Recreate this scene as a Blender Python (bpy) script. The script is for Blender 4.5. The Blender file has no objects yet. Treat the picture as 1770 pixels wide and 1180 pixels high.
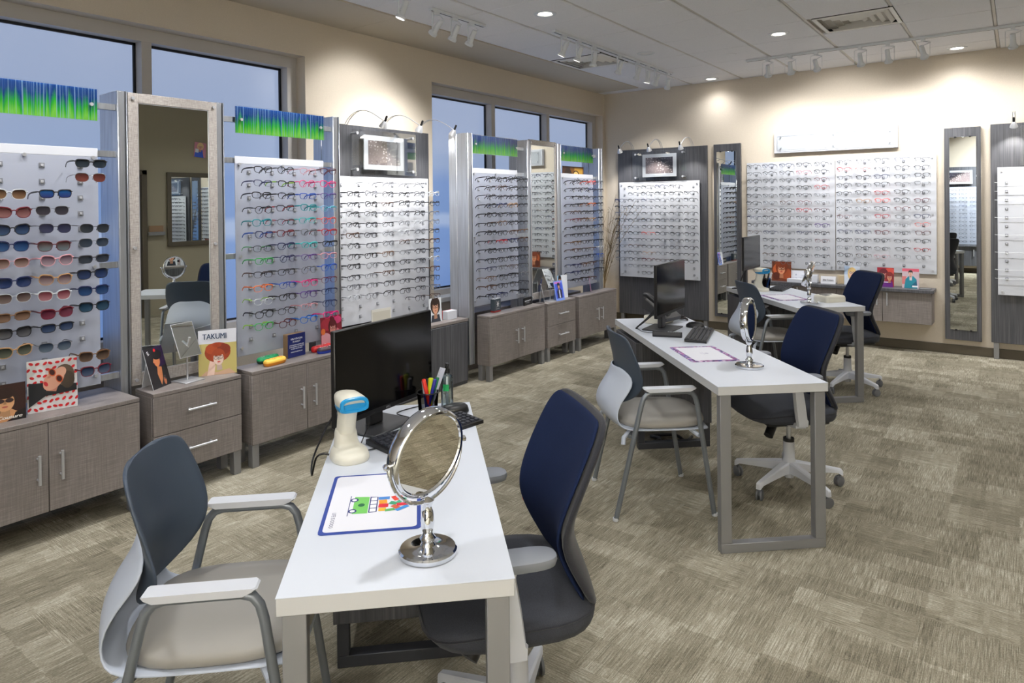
import bpy, math, random
from math import sin, cos, pi, radians as rad
from mathutils import Vector, Matrix
C = bpy.context.scene.collection
scn = bpy.context.scene
rng = random.Random(7)

# ------------------------------------------------------------------ materials
def s2l(c):
    return tuple((x/255/12.92 if x/255 <= .04045 else ((x/255+.055)/1.055)**2.4) for x in c)
_m = {}
def nodes(name):
    m = bpy.data.materials.new(name); m.use_nodes = True
    nt = m.node_tree; b = nt.nodes['Principled BSDF']
    return m, nt, b
def N(nt, t, **k):
    n = nt.nodes.new(t)
    for a, v in k.items():
        if a in n.inputs: n.inputs[a].default_value = v
        else: setattr(n, a, v)
    return n
def mat(name, col, rough=.5, metal=0, spec=.5, emit=None, es=1, coat=0, alpha=None):
    if name in _m: return _m[name]
    m, nt, b = nodes(name)
    b.inputs['Base Color'].default_value = (*s2l(col), 1)
    b.inputs['Roughness'].default_value = rough
    b.inputs['Metallic'].default_value = metal
    b.inputs['Specular IOR Level'].default_value = spec
    b.inputs['Coat Weight'].default_value = coat
    if emit:
        b.inputs['Emission Color'].default_value = (*s2l(emit), 1); b.inputs['Emission Strength'].default_value = es
    _m[name] = m
    return m
def ink(r, g, b, rough=.45): return mat('ink_%d_%d_%d' % (r, g, b), (r, g, b), rough)
def coords(nt, kind='Object', scale=(1, 1, 1)):
    tc = N(nt, 'ShaderNodeTexCoord'); mp = N(nt, 'ShaderNodeMapping'); mp.inputs['Scale'].default_value = scale
    nt.links.new(tc.outputs[kind], mp.inputs['Vector']); return mp.outputs['Vector']
def noise(nt, vec, scale, detail=3, rough=.5):
    n = N(nt, 'ShaderNodeTexNoise'); n.inputs['Scale'].default_value = scale; n.inputs['Detail'].default_value = detail
    n.inputs['Roughness'].default_value = rough; nt.links.new(vec, n.inputs['Vector']); return n.outputs['Fac']
def ramp(nt, fac, stops):
    r = N(nt, 'ShaderNodeValToRGB'); e = r.color_ramp.elements
    while len(e) < len(stops): e.new(.5)
    for i, (p, c) in enumerate(stops): e[i].position = p; e[i].color = (*s2l(c), 1)
    nt.links.new(fac, r.inputs['Fac']); return r.outputs['Color']
def math_(nt, op, a, b=None, c=None):
    n = N(nt, 'ShaderNodeMath', operation=op)
    for i, x in enumerate((a, b, c)):
        if x is None: continue
        if isinstance(x, (int, float)): n.inputs[i].default_value = x
        else: nt.links.new(x, n.inputs[i])
    return n.outputs[0]
def bump(nt, b, h, strength=.2, dist=.01):
    n = N(nt, 'ShaderNodeBump'); n.inputs['Strength'].default_value = strength; n.inputs['Distance'].default_value = dist
    nt.links.new(h, n.inputs['Height']); nt.links.new(n.outputs['Normal'], b.inputs['Normal'])

def laminate():          # grey linen-pattern laminate
    m, nt, b = nodes('linen_laminate')
    h = noise(nt, coords(nt, 'Object', (9, 9, 230)), 1, 4); v = noise(nt, coords(nt, 'Object', (240, 240, 9)), 1, 4)
    big = noise(nt, coords(nt, 'Object', (3, 3, 3)), 1, 3)
    f = math_(nt, 'ADD', math_(nt, 'MULTIPLY', h, .42), math_(nt, 'MULTIPLY', v, .38)); f = math_(nt, 'ADD', f, math_(nt, 'MULTIPLY', big, .25))
    c = ramp(nt, f, [(.34, (104, 98, 96)), (.52, (124, 117, 114)), (.72, (148, 141, 138))])
    nt.links.new(c, b.inputs['Base Color']); b.inputs['Roughness'].default_value = .45
    bump(nt, b, f, .08, .002); return m
def darkwood():
    m, nt, b = nodes('dark_grain_laminate')
    v = noise(nt, coords(nt, 'Object', (110, 110, 2.2)), 1, 5, .6); big = noise(nt, coords(nt, 'Object', (2, 2, 1.2)), 1, 2)
    f = math_(nt, 'ADD', math_(nt, 'MULTIPLY', v, .75), math_(nt, 'MULTIPLY', big, .28))
    c = ramp(nt, f, [(.34, (50, 51, 56)), (.52, (72, 73, 78)), (.72, (100, 100, 105))])
    nt.links.new(c, b.inputs['Base Color']); b.inputs['Roughness'].default_value = .42; return m
def carpet():
    m, nt, b = nodes('carpet_tile_weave')
    geo = N(nt, 'ShaderNodeNewGeometry'); sep = N(nt, 'ShaderNodeSeparateXYZ'); nt.links.new(geo.outputs['Position'], sep.inputs[0])
    x, y = sep.outputs['X'], sep.outputs['Y']
    def mp(sx, sy, ox=0):
        n = N(nt, 'ShaderNodeMapping'); n.inputs['Scale'].default_value = (sx, sy, 1); n.inputs['Location'].default_value = (ox, ox*.7, 0)
        nt.links.new(geo.outputs['Position'], n.inputs['Vector']); return n.outputs['Vector']
    # fine yarn lines along y and along x
    sy_ = math_(nt, 'ADD', math_(nt, 'MULTIPLY', noise(nt, mp(300, 10), 1, 1), .65), math_(nt, 'MULTIPLY', noise(nt, mp(300, 110, 3), 1, 1), .35))
    sx_ = math_(nt, 'ADD', math_(nt, 'MULTIPLY', noise(nt, mp(10, 300), 1, 1), .65), math_(nt, 'MULTIPLY', noise(nt, mp(110, 300, 5), 1, 1), .35))
    # blocky light and dark patches, snapped to a grid
    def cells(sx, sy, seed, soft=0):
        v = N(nt, 'ShaderNodeCombineXYZ')
        wob = math_(nt, 'MULTIPLY', math_(nt, 'SUBTRACT', noise(nt, mp(40, 40, seed), 1, 1), .5), soft)
        nt.links.new(math_(nt, 'FLOOR', math_(nt, 'ADD', math_(nt, 'MULTIPLY', x, sx), wob)), v.inputs[0])
        nt.links.new(math_(nt, 'FLOOR', math_(nt, 'ADD', math_(nt, 'MULTIPLY', y, sy), wob)), v.inputs[1]); v.inputs[2].default_value = seed
        w = N(nt, 'ShaderNodeTexWhiteNoise', noise_dimensions='3D'); nt.links.new(v.outputs[0], w.inputs['Vector']); return w.outputs['Value']
    turn = math_(nt, 'GREATER_THAN', cells(3.3, 4.1, 8, .1), .74)
    st = math_(nt, 'ADD', math_(nt, 'MULTIPLY', sy_, math_(nt, 'SUBTRACT', 1, turn)), math_(nt, 'MULTIPLY', sx_, turn))
    ca = cells(4.2, 8, 1, .16); cb = cells(7, 3.4, 2, .16); cc = cells(1.7, 1.7, 3, .08); cd = cells(55, 9, 5, .4)
    cx = math_(nt, 'ADD', math_(nt, 'MULTIPLY', ca, .36), math_(nt, 'MULTIPLY', cb, .34))
    cx = math_(nt, 'ADD', cx, math_(nt, 'MULTIPLY', cc, .12)); cx = math_(nt, 'ADD', cx, math_(nt, 'MULTIPLY', cd, .18))
    big = noise(nt, mp(.9, .9, 9), 1, 2)
    f = math_(nt, 'ADD', math_(nt, 'MULTIPLY', st, .95), math_(nt, 'MULTIPLY', cx, .36)); f = math_(nt, 'ADD', f, math_(nt, 'MULTIPLY', big, .2))
    f = math_(nt, 'SUBTRACT', f, .24)
    c = ramp(nt, f, [(.24, (84, 79, 66)), (.46, (126, 120, 104)), (.60, (150, 144, 127)), (.86, (204, 199, 184))])
    nt.links.new(c, b.inputs['Base Color']); b.inputs['Roughness'].default_value = .95; b.inputs['Specular IOR Level'].default_value = .1
    bump(nt, b, st, .5, .006); return m
def brushed(name, col, rough=.32):
    m, nt, b = nodes(name)
    f = noise(nt, coords(nt, 'Object', (60, 60, 3)), 1, 3)
    c = ramp(nt, f, [(.3, tuple(int(x*.9) for x in col)), (.7, col)])
    nt.links.new(c, b.inputs['Base Color']); b.inputs['Metallic'].default_value = .85; b.inputs['Roughness'].default_value = rough; return m
def linenmetal():        # pale linen-pattern frame laminate around the tall mirrors
    m, nt, b = nodes('pale_linen_frame')
    h = noise(nt, coords(nt, 'Object', (30, 30, 260)), 1, 3); v = noise(nt, coords(nt, 'Object', (260, 260, 30)), 1, 3)
    f = math_(nt, 'ADD', math_(nt, 'MULTIPLY', h, .5), math_(nt, 'MULTIPLY', v, .5))
    nt.links.new(ramp(nt, f, [(.35, (138, 132, 128)), (.65, (182, 176, 172))]), b.inputs['Base Color']); b.inputs['Roughness'].default_value = .4; return m
def paint(name, col):
    m, nt, b = nodes(name)
    f = noise(nt, coords(nt, 'Object', (1, 1, 1)), 180, 2)
    c = ramp(nt, f, [(.3, tuple(int(x*.97) for x in col)), (.7, col)])
    nt.links.new(c, b.inputs['Base Color']); b.inputs['Roughness'].default_value = .75; b.inputs['Specular IOR Level'].default_value = .25
    bump(nt, b, f, .06, .002); return m
def fabric(name, col, sc=420, sheen=.15):
    m, nt, b = nodes(name)
    f = noise(nt, coords(nt, 'Object', (1, 1, 1)), sc, 2)
    nt.links.new(ramp(nt, f, [(.3, tuple(int(x*.8) for x in col)), (.7, col)]), b.inputs['Base Color'])
    b.inputs['Roughness'].default_value = .85; b.inputs['Specular IOR Level'].default_value = .2; b.inputs['Sheen Weight'].default_value = sheen
    bump(nt, b, f, .15, .002); return m
def clear(name, tint=(255, 255, 255), t=.93, rough=.02, g=None):
    m = bpy.data.materials.new(name); m.use_nodes = True; nt = m.node_tree; nt.nodes.remove(nt.nodes['Principled BSDF'])
    out = nt.nodes['Material Output']; tr = N(nt, 'ShaderNodeBsdfTransparent'); tr.inputs[0].default_value = (*s2l(tint), 1)
    gl = N(nt, 'ShaderNodeBsdfGlossy'); gl.inputs[0].default_value = (*s2l(g or tint), 1); gl.inputs['Roughness'].default_value = rough
    fr = N(nt, 'ShaderNodeFresnel'); fr.inputs['IOR'].default_value = 1.45
    fac = math_(nt, 'MULTIPLY', fr.outputs[0], .6) if t > .9 else math_(nt, 'ADD', math_(nt, 'MULTIPLY', fr.outputs[0], .8), 1-t)
    fac = math_(nt, 'MINIMUM', fac, 1.0)
    mx = N(nt, 'ShaderNodeMixShader'); nt.links.new(fac, mx.inputs[0]); nt.links.new(tr.outputs[0], mx.inputs[1]); nt.links.new(gl.outputs[0], mx.inputs[2])
    nt.links.new(mx.outputs[0], out.inputs[0]); return m
def shade(name, top, bot, z0, z1, t=.25):
    """tinted sunglass lens, dyed darker at the top (a graduated tint)"""
    if name in _m: return _m[name]
    m = bpy.data.materials.new(name); m.use_nodes = True; nt = m.node_tree; b = nt.nodes['Principled BSDF']; out = nt.nodes['Material Output']
    sep = N(nt, 'ShaderNodeSeparateXYZ'); nt.links.new(coords(nt), sep.inputs[0])
    mr = N(nt, 'ShaderNodeMapRange'); mr.inputs[1].default_value = z0; mr.inputs[2].default_value = z1; nt.links.new(sep.outputs[2], mr.inputs[0])
    c = ramp(nt, mr.outputs[0], [(.1, bot), (.85, top)]); nt.links.new(c, b.inputs['Base Color']); b.inputs['Roughness'].default_value = .06
    tr = N(nt, 'ShaderNodeBsdfTransparent'); nt.links.new(c, tr.inputs[0]); mx = N(nt, 'ShaderNodeMixShader'); mx.inputs[0].default_value = 1-t
    nt.links.new(tr.outputs[0], mx.inputs[1]); nt.links.new(b.outputs[0], mx.inputs[2]); nt.links.new(mx.outputs[0], out.inputs[0])
    _m[name] = m; return m
def streaks():           # the blue-and-green grass print of the header signs
    m, nt, b = nodes('blue_green_streak_print')
    g = coords(nt, 'Object', (1, 1, 1)); sep = N(nt, 'ShaderNodeSeparateXYZ'); nt.links.new(g, sep.inputs[0])
    a = noise(nt, coords(nt, 'Object', (1, 42, .8)), 1, 3); fine = noise(nt, coords(nt, 'Object', (1, 110, 1.2)), 1, 2)
    h = math_(nt, 'MULTIPLY', math_(nt, 'ADD', sep.outputs[2], .085), 5.9)          # 0 bottom .. 1 top
    f = math_(nt, 'ADD', h, math_(nt, 'MULTIPLY', math_(nt, 'SUBTRACT', a, .5), 1.5))
    c1 = ramp(nt, f, [(.05, (128, 214, 76)), (.34, (46, 180, 50)), (.56, (34, 120, 110)), (.72, (20, 66, 136)), (.98, (24, 74, 150))])
    k = N(nt, 'ShaderNodeMapRange'); k.inputs[1].default_value = .52; k.inputs[2].default_value = .66; nt.links.new(fine, k.inputs[0])
    mx = N(nt, 'ShaderNodeMix', data_type='RGBA'); nt.links.new(math_(nt, 'MULTIPLY', k.outputs[0], .7), mx.inputs[0]); nt.links.new(c1, mx.inputs[6]); mx.inputs[7].default_value = (*s2l((150, 190, 225)), 1)
    nt.links.new(mx.outputs[2], b.inputs['Base Color']); b.inputs['Roughness'].default_value = .2; b.inputs['Coat Weight'].default_value = .4; return m
def droplets():          # black-and-white macro photograph of droplets
    m, nt, b = nodes('droplet_photo_print')
    g = coords(nt, 'Object', (1, 1, 1)); sep = N(nt, 'ShaderNodeSeparateXYZ'); nt.links.new(g, sep.inputs[0])
    d = math_(nt, 'ADD', math_(nt, 'MULTIPLY', sep.outputs[1], 2.6), math_(nt, 'MULTIPLY', sep.outputs[2], 3.9))
    n1 = noise(nt, g, 14, 4, .6); d = math_(nt, 'ADD', d, math_(nt, 'MULTIPLY', math_(nt, 'SUBTRACT', n1, .5), .5))
    base = ramp(nt, d, [(0.0, (120, 108, 110)), (.3, (34, 32, 40)), (.7, (60, 58, 70))])
    vo = N(nt, 'ShaderNodeTexVoronoi'); vo.inputs['Scale'].default_value = 42; nt.links.new(g, vo.inputs['Vector'])
    k = N(nt, 'ShaderNodeMapRange'); k.inputs[1].default_value = .36; k.inputs[2].default_value = .12; nt.links.new(vo.outputs['Distance'], k.inputs[0])
    band = N(nt, 'ShaderNodeMapRange'); band.inputs[1].default_value = .35; band.inputs[2].default_value = .02; nt.links.new(math_(nt, 'ABSOLUTE', d), band.inputs[0])
    mx = N(nt, 'ShaderNodeMix', data_type='RGBA'); nt.links.new(math_(nt, 'MULTIPLY', k.outputs[0], math_(nt, 'ADD', band.outputs[0], .18)), mx.inputs[0])
    nt.links.new(base, mx.inputs[6]); mx.inputs[7].default_value = (*s2l((235, 228, 228)), 1)
    nt.links.new(mx.outputs[2], b.inputs['Base Color']); b.inputs['Roughness'].default_value = .3; return m
def floral():
    m, nt, b = nodes('floral_border_print')
    vo = N(nt, 'ShaderNodeTexVoronoi'); vo.inputs['Scale'].default_value = 75; nt.links.new(coords(nt), vo.inputs['Vector'])
    sep = N(nt, 'ShaderNodeSeparateColor'); nt.links.new(vo.outputs['Color'], sep.inputs[0])
    c = ramp(nt, sep.outputs[0], [(0, (52, 48, 104)), (.3, (110, 60, 110)), (.5, (190, 120, 170)), (.7, (60, 80, 150)), (.9, (215, 190, 215))])
    nt.links.new(c, b.inputs['Base Color']); b.inputs['Roughness'].default_value = .6; return m
def pane():
    m, nt, b = nodes('frosted_dusk_pane')
    geo = N(nt, 'ShaderNodeNewGeometry'); sep = N(nt, 'ShaderNodeSeparateXYZ'); nt.links.new(geo.outputs['Position'], sep.inputs[0])
    mr = N(nt, 'ShaderNodeMapRange'); mr.inputs[1].default_value = .6; mr.inputs[2].default_value = 2.8
    wob = noise(nt, coords(nt, 'Object', (1, 1, 1)), 1.3, 2)
    nt.links.new(math_(nt, 'ADD', sep.outputs[2], math_(nt, 'MULTIPLY', math_(nt, 'SUBTRACT', wob, .5), .25)), mr.inputs[0])
    c = ramp(nt, mr.outputs[0], [(.0, (90, 118, 168)), (.31, (100, 128, 176)), (.34, (138, 155, 186)), (.375, (138, 155, 186)), (.40, (96, 124, 170)), (.52, (102, 128, 174)), (.60, (130, 147, 178)), (.95, (138, 151, 178))])
    nt.links.new(c, b.inputs['Emission Color']); b.inputs['Emission Strength'].default_value = PANE_E
    b.inputs['Base Color'].default_value = (.08, .09, .11, 1); b.inputs['Roughness'].default_value = .22; return m
PANE_E = .98
M = dict(
    lam=laminate(), dark=darkwood(), carpet=carpet(), alu=brushed('brushed_aluminium', (208, 213, 222), .34), frame=linenmetal(),
    wall=paint('warm_wall_paint', (214, 203, 186)), soffit=paint('soffit_paint', (204, 195, 180)), wallr=paint('olive_wall_paint', (158, 150, 130)),
    tile=paint('ceiling_tile_white', (242, 242, 245)), grid=mat('ceiling_grid_white', (205, 200, 192), .5),
    base=mat('rubber_baseboard', (84, 76, 62), .55), white=mat('white_laminate', (214, 219, 228), .35), edge=mat('white_edge_band', (200, 201, 202), .4),
    line=mat('laminate_joint', (70, 70, 72), .5), leg=mat('grey_powder_coat', (134, 134, 136), .42, .35), ledge=mat('dark_powder_coat', (62, 64, 70), .45, .3),
    navy=fabric('navy_upholstery', (15, 30, 64), 420, 0), fab=fabric('charcoal_upholstery', (60, 63, 71), 420, .05), fabd=fabric('dark_mesh_fabric', (44, 45, 52)),
    chairw=mat('white_chair_plastic', (212, 215, 222), .4), shell=mat('pale_grey_plastic', (190, 198, 212), .4), slate=mat('slate_plastic', (60, 71, 86), .42),
    seat=mat('grey_vinyl', (150, 147, 141), .55), tube=mat('silver_grey_tube', (128, 134, 142), .35, .55), padg=mat('grey_arm_pad', (120, 124, 132), .5),
    caster=mat('grey_caster', (98, 100, 104), .5), chrome=mat('chrome', (228, 230, 234), .05, 1), steel=mat('satin_steel', (206, 208, 213), .34, .65),
    mirror=mat('mirror_glass', (226, 230, 228), .0, 1), smear=mat('magnifying_mirror', (222, 218, 208), .012, 1),
    black=mat('black_plastic', (18, 18, 20), .4), gloss=mat('black_glass', (5, 5, 7), .12, 0, .45), key=mat('keycap_black', (44, 46, 54), .5),
    grey=mat('dark_grey_plastic', (50, 51, 54), .45), board=None, boardw=mat('white_and_rail_glow', (210, 213, 221), .3),
    acr=clear('clear_acrylic', (254, 255, 255), .93), lens=clear('clear_lens', (253, 254, 255), .95), wire=mat('clear_wire', (225, 228, 232), .15),
    hold=mat('holder_block', (138, 140, 148), .3, .3), holdc=mat('holder_centre', (186, 188, 194), .3), streak=streaks(), drop=droplets(), floral=floral(), pane=pane(),
    gasket=mat('black_gasket', (12, 14, 20), .5), wframe=mat('window_frame_grey', (186, 182, 178), .45), cream=mat('cream_plastic', (228, 224, 208), .4),
    cyan=mat('cyan_plastic', (30, 140, 195), .3), trackw=mat('white_track_metal', (222, 226, 230), .35), lamp=mat('lamp_lens', (255, 250, 240), .4, 0, .5, (255, 246, 232), 9),
    dim=mat('unlit_lens', (225, 225, 225), .3, .4), wood=mat('brown_wood_block', (140, 112, 84), .5), louver=mat('vent_white', (244, 242, 238), .5), void=mat('vent_dark', (22, 23, 27), .8),
    tan=mat('oak_edge', (190, 176, 150), .6), doorw=mat('dark_brown_wood', (62, 50, 40), .4), twig=mat('dried_twig', (128, 108, 74), .8), water=clear('bottle_plastic', (226, 236, 240), .80, .05),
    meshc=clear('wire_mesh_black', (215, 215, 220), .66, .5, (16, 16, 18)))
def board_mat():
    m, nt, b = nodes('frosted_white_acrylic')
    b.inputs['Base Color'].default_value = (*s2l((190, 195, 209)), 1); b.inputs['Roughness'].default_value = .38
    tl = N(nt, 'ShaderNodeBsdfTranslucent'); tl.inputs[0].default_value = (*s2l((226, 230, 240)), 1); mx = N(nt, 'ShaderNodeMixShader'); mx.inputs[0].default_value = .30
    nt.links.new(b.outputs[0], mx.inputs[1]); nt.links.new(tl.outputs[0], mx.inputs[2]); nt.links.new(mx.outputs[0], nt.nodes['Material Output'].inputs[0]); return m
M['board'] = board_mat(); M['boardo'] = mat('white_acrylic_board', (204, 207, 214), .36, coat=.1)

# ------------------------------------------------------------------ mesh builder
class MB:
    def __init__(s): s.v = []; s.f = []; s.mi = []; s.mats = []; s.M = Matrix()
    def V(s, p): s.v.append(tuple(s.M @ Vector(p))); return len(s.v)-1
    def F(s, idx, m):
        if m not in s.mats: s.mats.append(m)
        s.f.append(tuple(idx)); s.mi.append(s.mats.index(m))
    def box(s, x0, x1, y0, y1, z0, z1, m, c=0.0):
        if c <= 0:
            i = [s.V(p) for p in ((x0,y0,z0),(x1,y0,z0),(x1,y1,z0),(x0,y1,z0),(x0,y0,z1),(x1,y0,z1),(x1,y1,z1),(x0,y1,z1))]
            for q in ((3,2,1,0),(4,5,6,7),(0,1,5,4),(1,2,6,5),(2,3,7,6),(3,0,4,7)): s.F([i[k] for k in q], m)
            return s
        c = min(c, (x1-x0)*.49, (y1-y0)*.49, (z1-z0)*.49)
        X, Y, Z = (x0, x1), (y0, y1), (z0, z1); I = {}
        for a in (0, 1):
            for b in (0, 1):
                for d in (0, 1):
                    p = [X[a], Y[b], Z[d]]; q = [X[a]+(c if a == 0 else -c), Y[b]+(c if b == 0 else -c), Z[d]+(c if d == 0 else -c)]
                    I[a,b,d,0] = s.V((p[0], q[1], q[2])); I[a,b,d,1] = s.V((q[0], p[1], q[2])); I[a,b,d,2] = s.V((q[0], q[1], p[2]))
        def quad(ks, flip): s.F([I[k] for k in (reversed(ks) if flip else ks)], m)
        for e in (0, 1):
            quad([(e,0,0,0),(e,1,0,0),(e,1,1,0),(e,0,1,0)], e == 0)
            quad([(0,e,0,1),(0,e,1,1),(1,e,1,1),(1,e,0,1)], e == 0)
            quad([(0,0,e,2),(1,0,e,2),(1,1,e,2),(0,1,e,2)], e == 0)
        for a in (0, 1):
            for b in (0, 1):
                quad([(a,b,0,0),(a,b,0,1),(a,b,1,1),(a,b,1,0)], (a+b) % 2 == 1)
                quad([(a,0,b,0),(a,0,b,2),(a,1,b,2),(a,1,b,0)], (a+b) % 2 == 1) if False else None
        for a in (0, 1):
            for d in (0, 1):
                quad([(a,0,d,0),(a,0,d,2),(a,1,d,2),(a,1,d,0)], (a+d) % 2 == 0)
                quad([(0,a,d,1),(0,a,d,2),(1,a,d,2),(1,a,d,1)], (a+d) % 2 == 1)
        for a in (0, 1):
            for b in (0, 1):
                for d in (0, 1): quad([(a,b,d,0),(a,b,d,1),(a,b,d,2)], (a+b+d) % 2 == 0)
        return s
    def loft(s, rings, m, cap0=True, cap1=True, closed=True):
        ids = [[s.V(p) for p in r] for r in rings]; n = len(ids[0])
        for a, b in zip(ids, ids[1:]):
            for i in range(n if closed else n-1):
                j = (i+1) % n; s.F((a[i], a[j], b[j], b[i]), m)
        if cap0 and closed: s.F(list(reversed(ids[0])), m)
        if cap1 and closed: s.F(ids[-1], m)
        return s
    def lathe(s, prof, m, n=24, c=(0, 0, 0), cap0=True, cap1=True):
        return s.loft([[(c[0]+r*cos(2*pi*i/n), c[1]+r*sin(2*pi*i/n), c[2]+z) for i in range(n)] for r, z in prof], m, cap0, cap1)
    def cyl(s, p0, p1, r, m, n=12, r1=None): return s.tube([p0, p1], r, m, n, r1=r1)
    def tube(s, pts, r, m, n=8, closed=False, r1=None, flat=None, up=None):
        P = [Vector(p) for p in pts]; k = len(P); rings = []; prev = None
        for i in range(k):
            a = P[i-1] if i > 0 or closed else P[0]; b = P[(i+1) % k] if i < k-1 or closed else P[-1]
            t = (b-a)
            if t.length < 1e-9: t = Vector((0, 0, 1))
            t.normalize()
            if up is not None: u = Vector(up); u = (u - t*u.dot(t))
            elif prev is None:
                u = Vector((0, 0, 1)) if abs(t.z) < .9 else Vector((1, 0, 0)); u = u - t*u.dot(t)
            else: u = prev - t*prev.dot(t)
            if u.length < 1e-6: u = t.orthogonal()
            u.normalize(); prev = u; w = t.cross(u)
            rr = r if r1 is None else r+(r1-r)*i/max(1, k-1)
            ru, rw = (rr, rr) if flat is None else flat
            rings.append([P[i]+u*ru*cos(2*pi*(j+.5)/n)+w*rw*sin(2*pi*(j+.5)/n) for j in range(n)])
        if closed: rings.append(rings[0]); 
        return s.loft(rings, m, not closed, not closed)
    def sheet(s, rows, m):
        ids = [[s.V(p) for p in r] for r in rows]
        for a, b in zip(ids, ids[1:]):
            for i in range(len(a)-1): s.F((a[i], a[i+1], b[i+1], b[i]), m)
        return s
    def prism(s, poly, x0, x1, m):           # poly in (y,z), extruded along x from x0 to x1
        a = [s.V((x0, y, z)) for y, z in poly]; b = [s.V((x1, y, z)) for y, z in poly]; n = len(poly)
        for i in range(n): s.F((a[i], a[(i+1) % n], b[(i+1) % n], b[i]), m)
        s.F(b, m); s.F(list(reversed(a)), m); return s
    def slab(s, poly, z0, z1, m):            # poly in (x,y), extruded in z
        a = [s.V((x, y, z0)) for x, y in poly]; b = [s.V((x, y, z1)) for x, y in poly]; n = len(poly)
        for i in range(n): s.F((a[i], a[(i+1) % n], b[(i+1) % n], b[i]), m)
        s.F(b, m); s.F(list(reversed(a)), m); return s
    def mesh(s, name, smooth=True, ang=38):
        me = bpy.data.meshes.new(name); me.from_pydata(s.v, [], s.f)
        for m in s.mats: me.materials.append(m)
        me.polygons.foreach_set('material_index', s.mi)
        if smooth:
            me.polygons.foreach_set('use_smooth', [True]*len(s.f)); me.update()
            me.set_sharp_from_angle(angle=rad(ang))
        me.update(); return me
def obj(name, mb, parent=None, loc=(0, 0, 0), rot=(0, 0, 0), smooth=True, ang=38):
    me = mb.mesh(name, smooth, ang) if isinstance(mb, MB) else mb
    o = bpy.data.objects.new(name, me); C.objects.link(o); o.location = loc; o.rotation_euler = rot
    if parent: o.parent = parent
    return o
def tag(o, label, cat, group=None, kind=None):
    if label: o['label'] = label
    if cat: o['category'] = cat
    if group: o['group'] = group
    if kind: o['kind'] = kind
    return o
def thing(name, label, cat, loc=(0, 0, 0), rot=0, group=None):
    o = bpy.data.objects.new(name, None); C.objects.link(o); o.location = loc
    o.rotation_euler = rot if isinstance(rot, tuple) else (0, 0, rot); o.empty_display_size = .1
    return tag(o, label, cat, group)
def struct(name, mb, loc=(0, 0, 0), rot=(0, 0, 0)):
    o = obj(name, mb, None, loc, rot); o['kind'] = 'structure'; return o
def dup(root, loc, rot=None, label=None, group=None):
    r = root.copy(); C.objects.link(r); r.location = loc
    if rot is not None: r.rotation_euler = rot if isinstance(rot, tuple) else (0, 0, rot)
    if label: r['label'] = label
    if group: r['group'] = group
    for ch in list(root.children):
        c = ch.copy(); C.objects.link(c); c.parent = r
        for g in list(ch.children):
            d = g.copy(); C.objects.link(d); d.parent = c
    return r
_tc = {}
def text_geo(s, shear=0.0):
    if (s, shear) in _tc: return _tc[s, shear]
    cu = bpy.data.curves.new('t', 'FONT'); cu.body = s; cu.shear = shear; cu.resolution_u = 3; cu.align_x = 'CENTER'; cu.align_y = 'CENTER'
    o = bpy.data.objects.new('t', cu); C.objects.link(o); dg = bpy.context.evaluated_depsgraph_get(); dg.update()
    me = bpy.data.meshes.new_from_object(o.evaluated_get(dg)); g = ([v.co[:2] for v in me.vertices], [tuple(p.vertices) for p in me.polygons])
    bpy.data.objects.remove(o); bpy.data.curves.remove(cu); bpy.data.meshes.remove(me); _tc[s, shear] = g; return g
def text(mb, s, cy, cz, width, m, x=.001, height=None, shear=0.0, rot=0.0, bold=False):
    """flat lettering on the plane x = const, reading along +y"""
    vs, fs = text_geo(s, shear); xs = [v[0] for v in vs]; ys = [v[1] for v in vs]
    w = max(xs)-min(xs); h = max(ys)-min(ys); k = width/w; kz = k if height is None else height/h
    mx, my = (max(xs)+min(xs))/2, (max(ys)+min(ys))/2
    for rep in ((-1, 0, 1) if bold else (0,)):
        ids = []
        for v in vs:
            a, b = (v[0]-mx)*k + rep*width*.006, (v[1]-my)*kz
            ids.append(mb.V((x+rep*1e-5, cy+a*cos(rot)-b*sin(rot), cz+a*sin(rot)+b*cos(rot))))
        for f in fs: mb.F([ids[i] for i in f], m)
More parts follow.
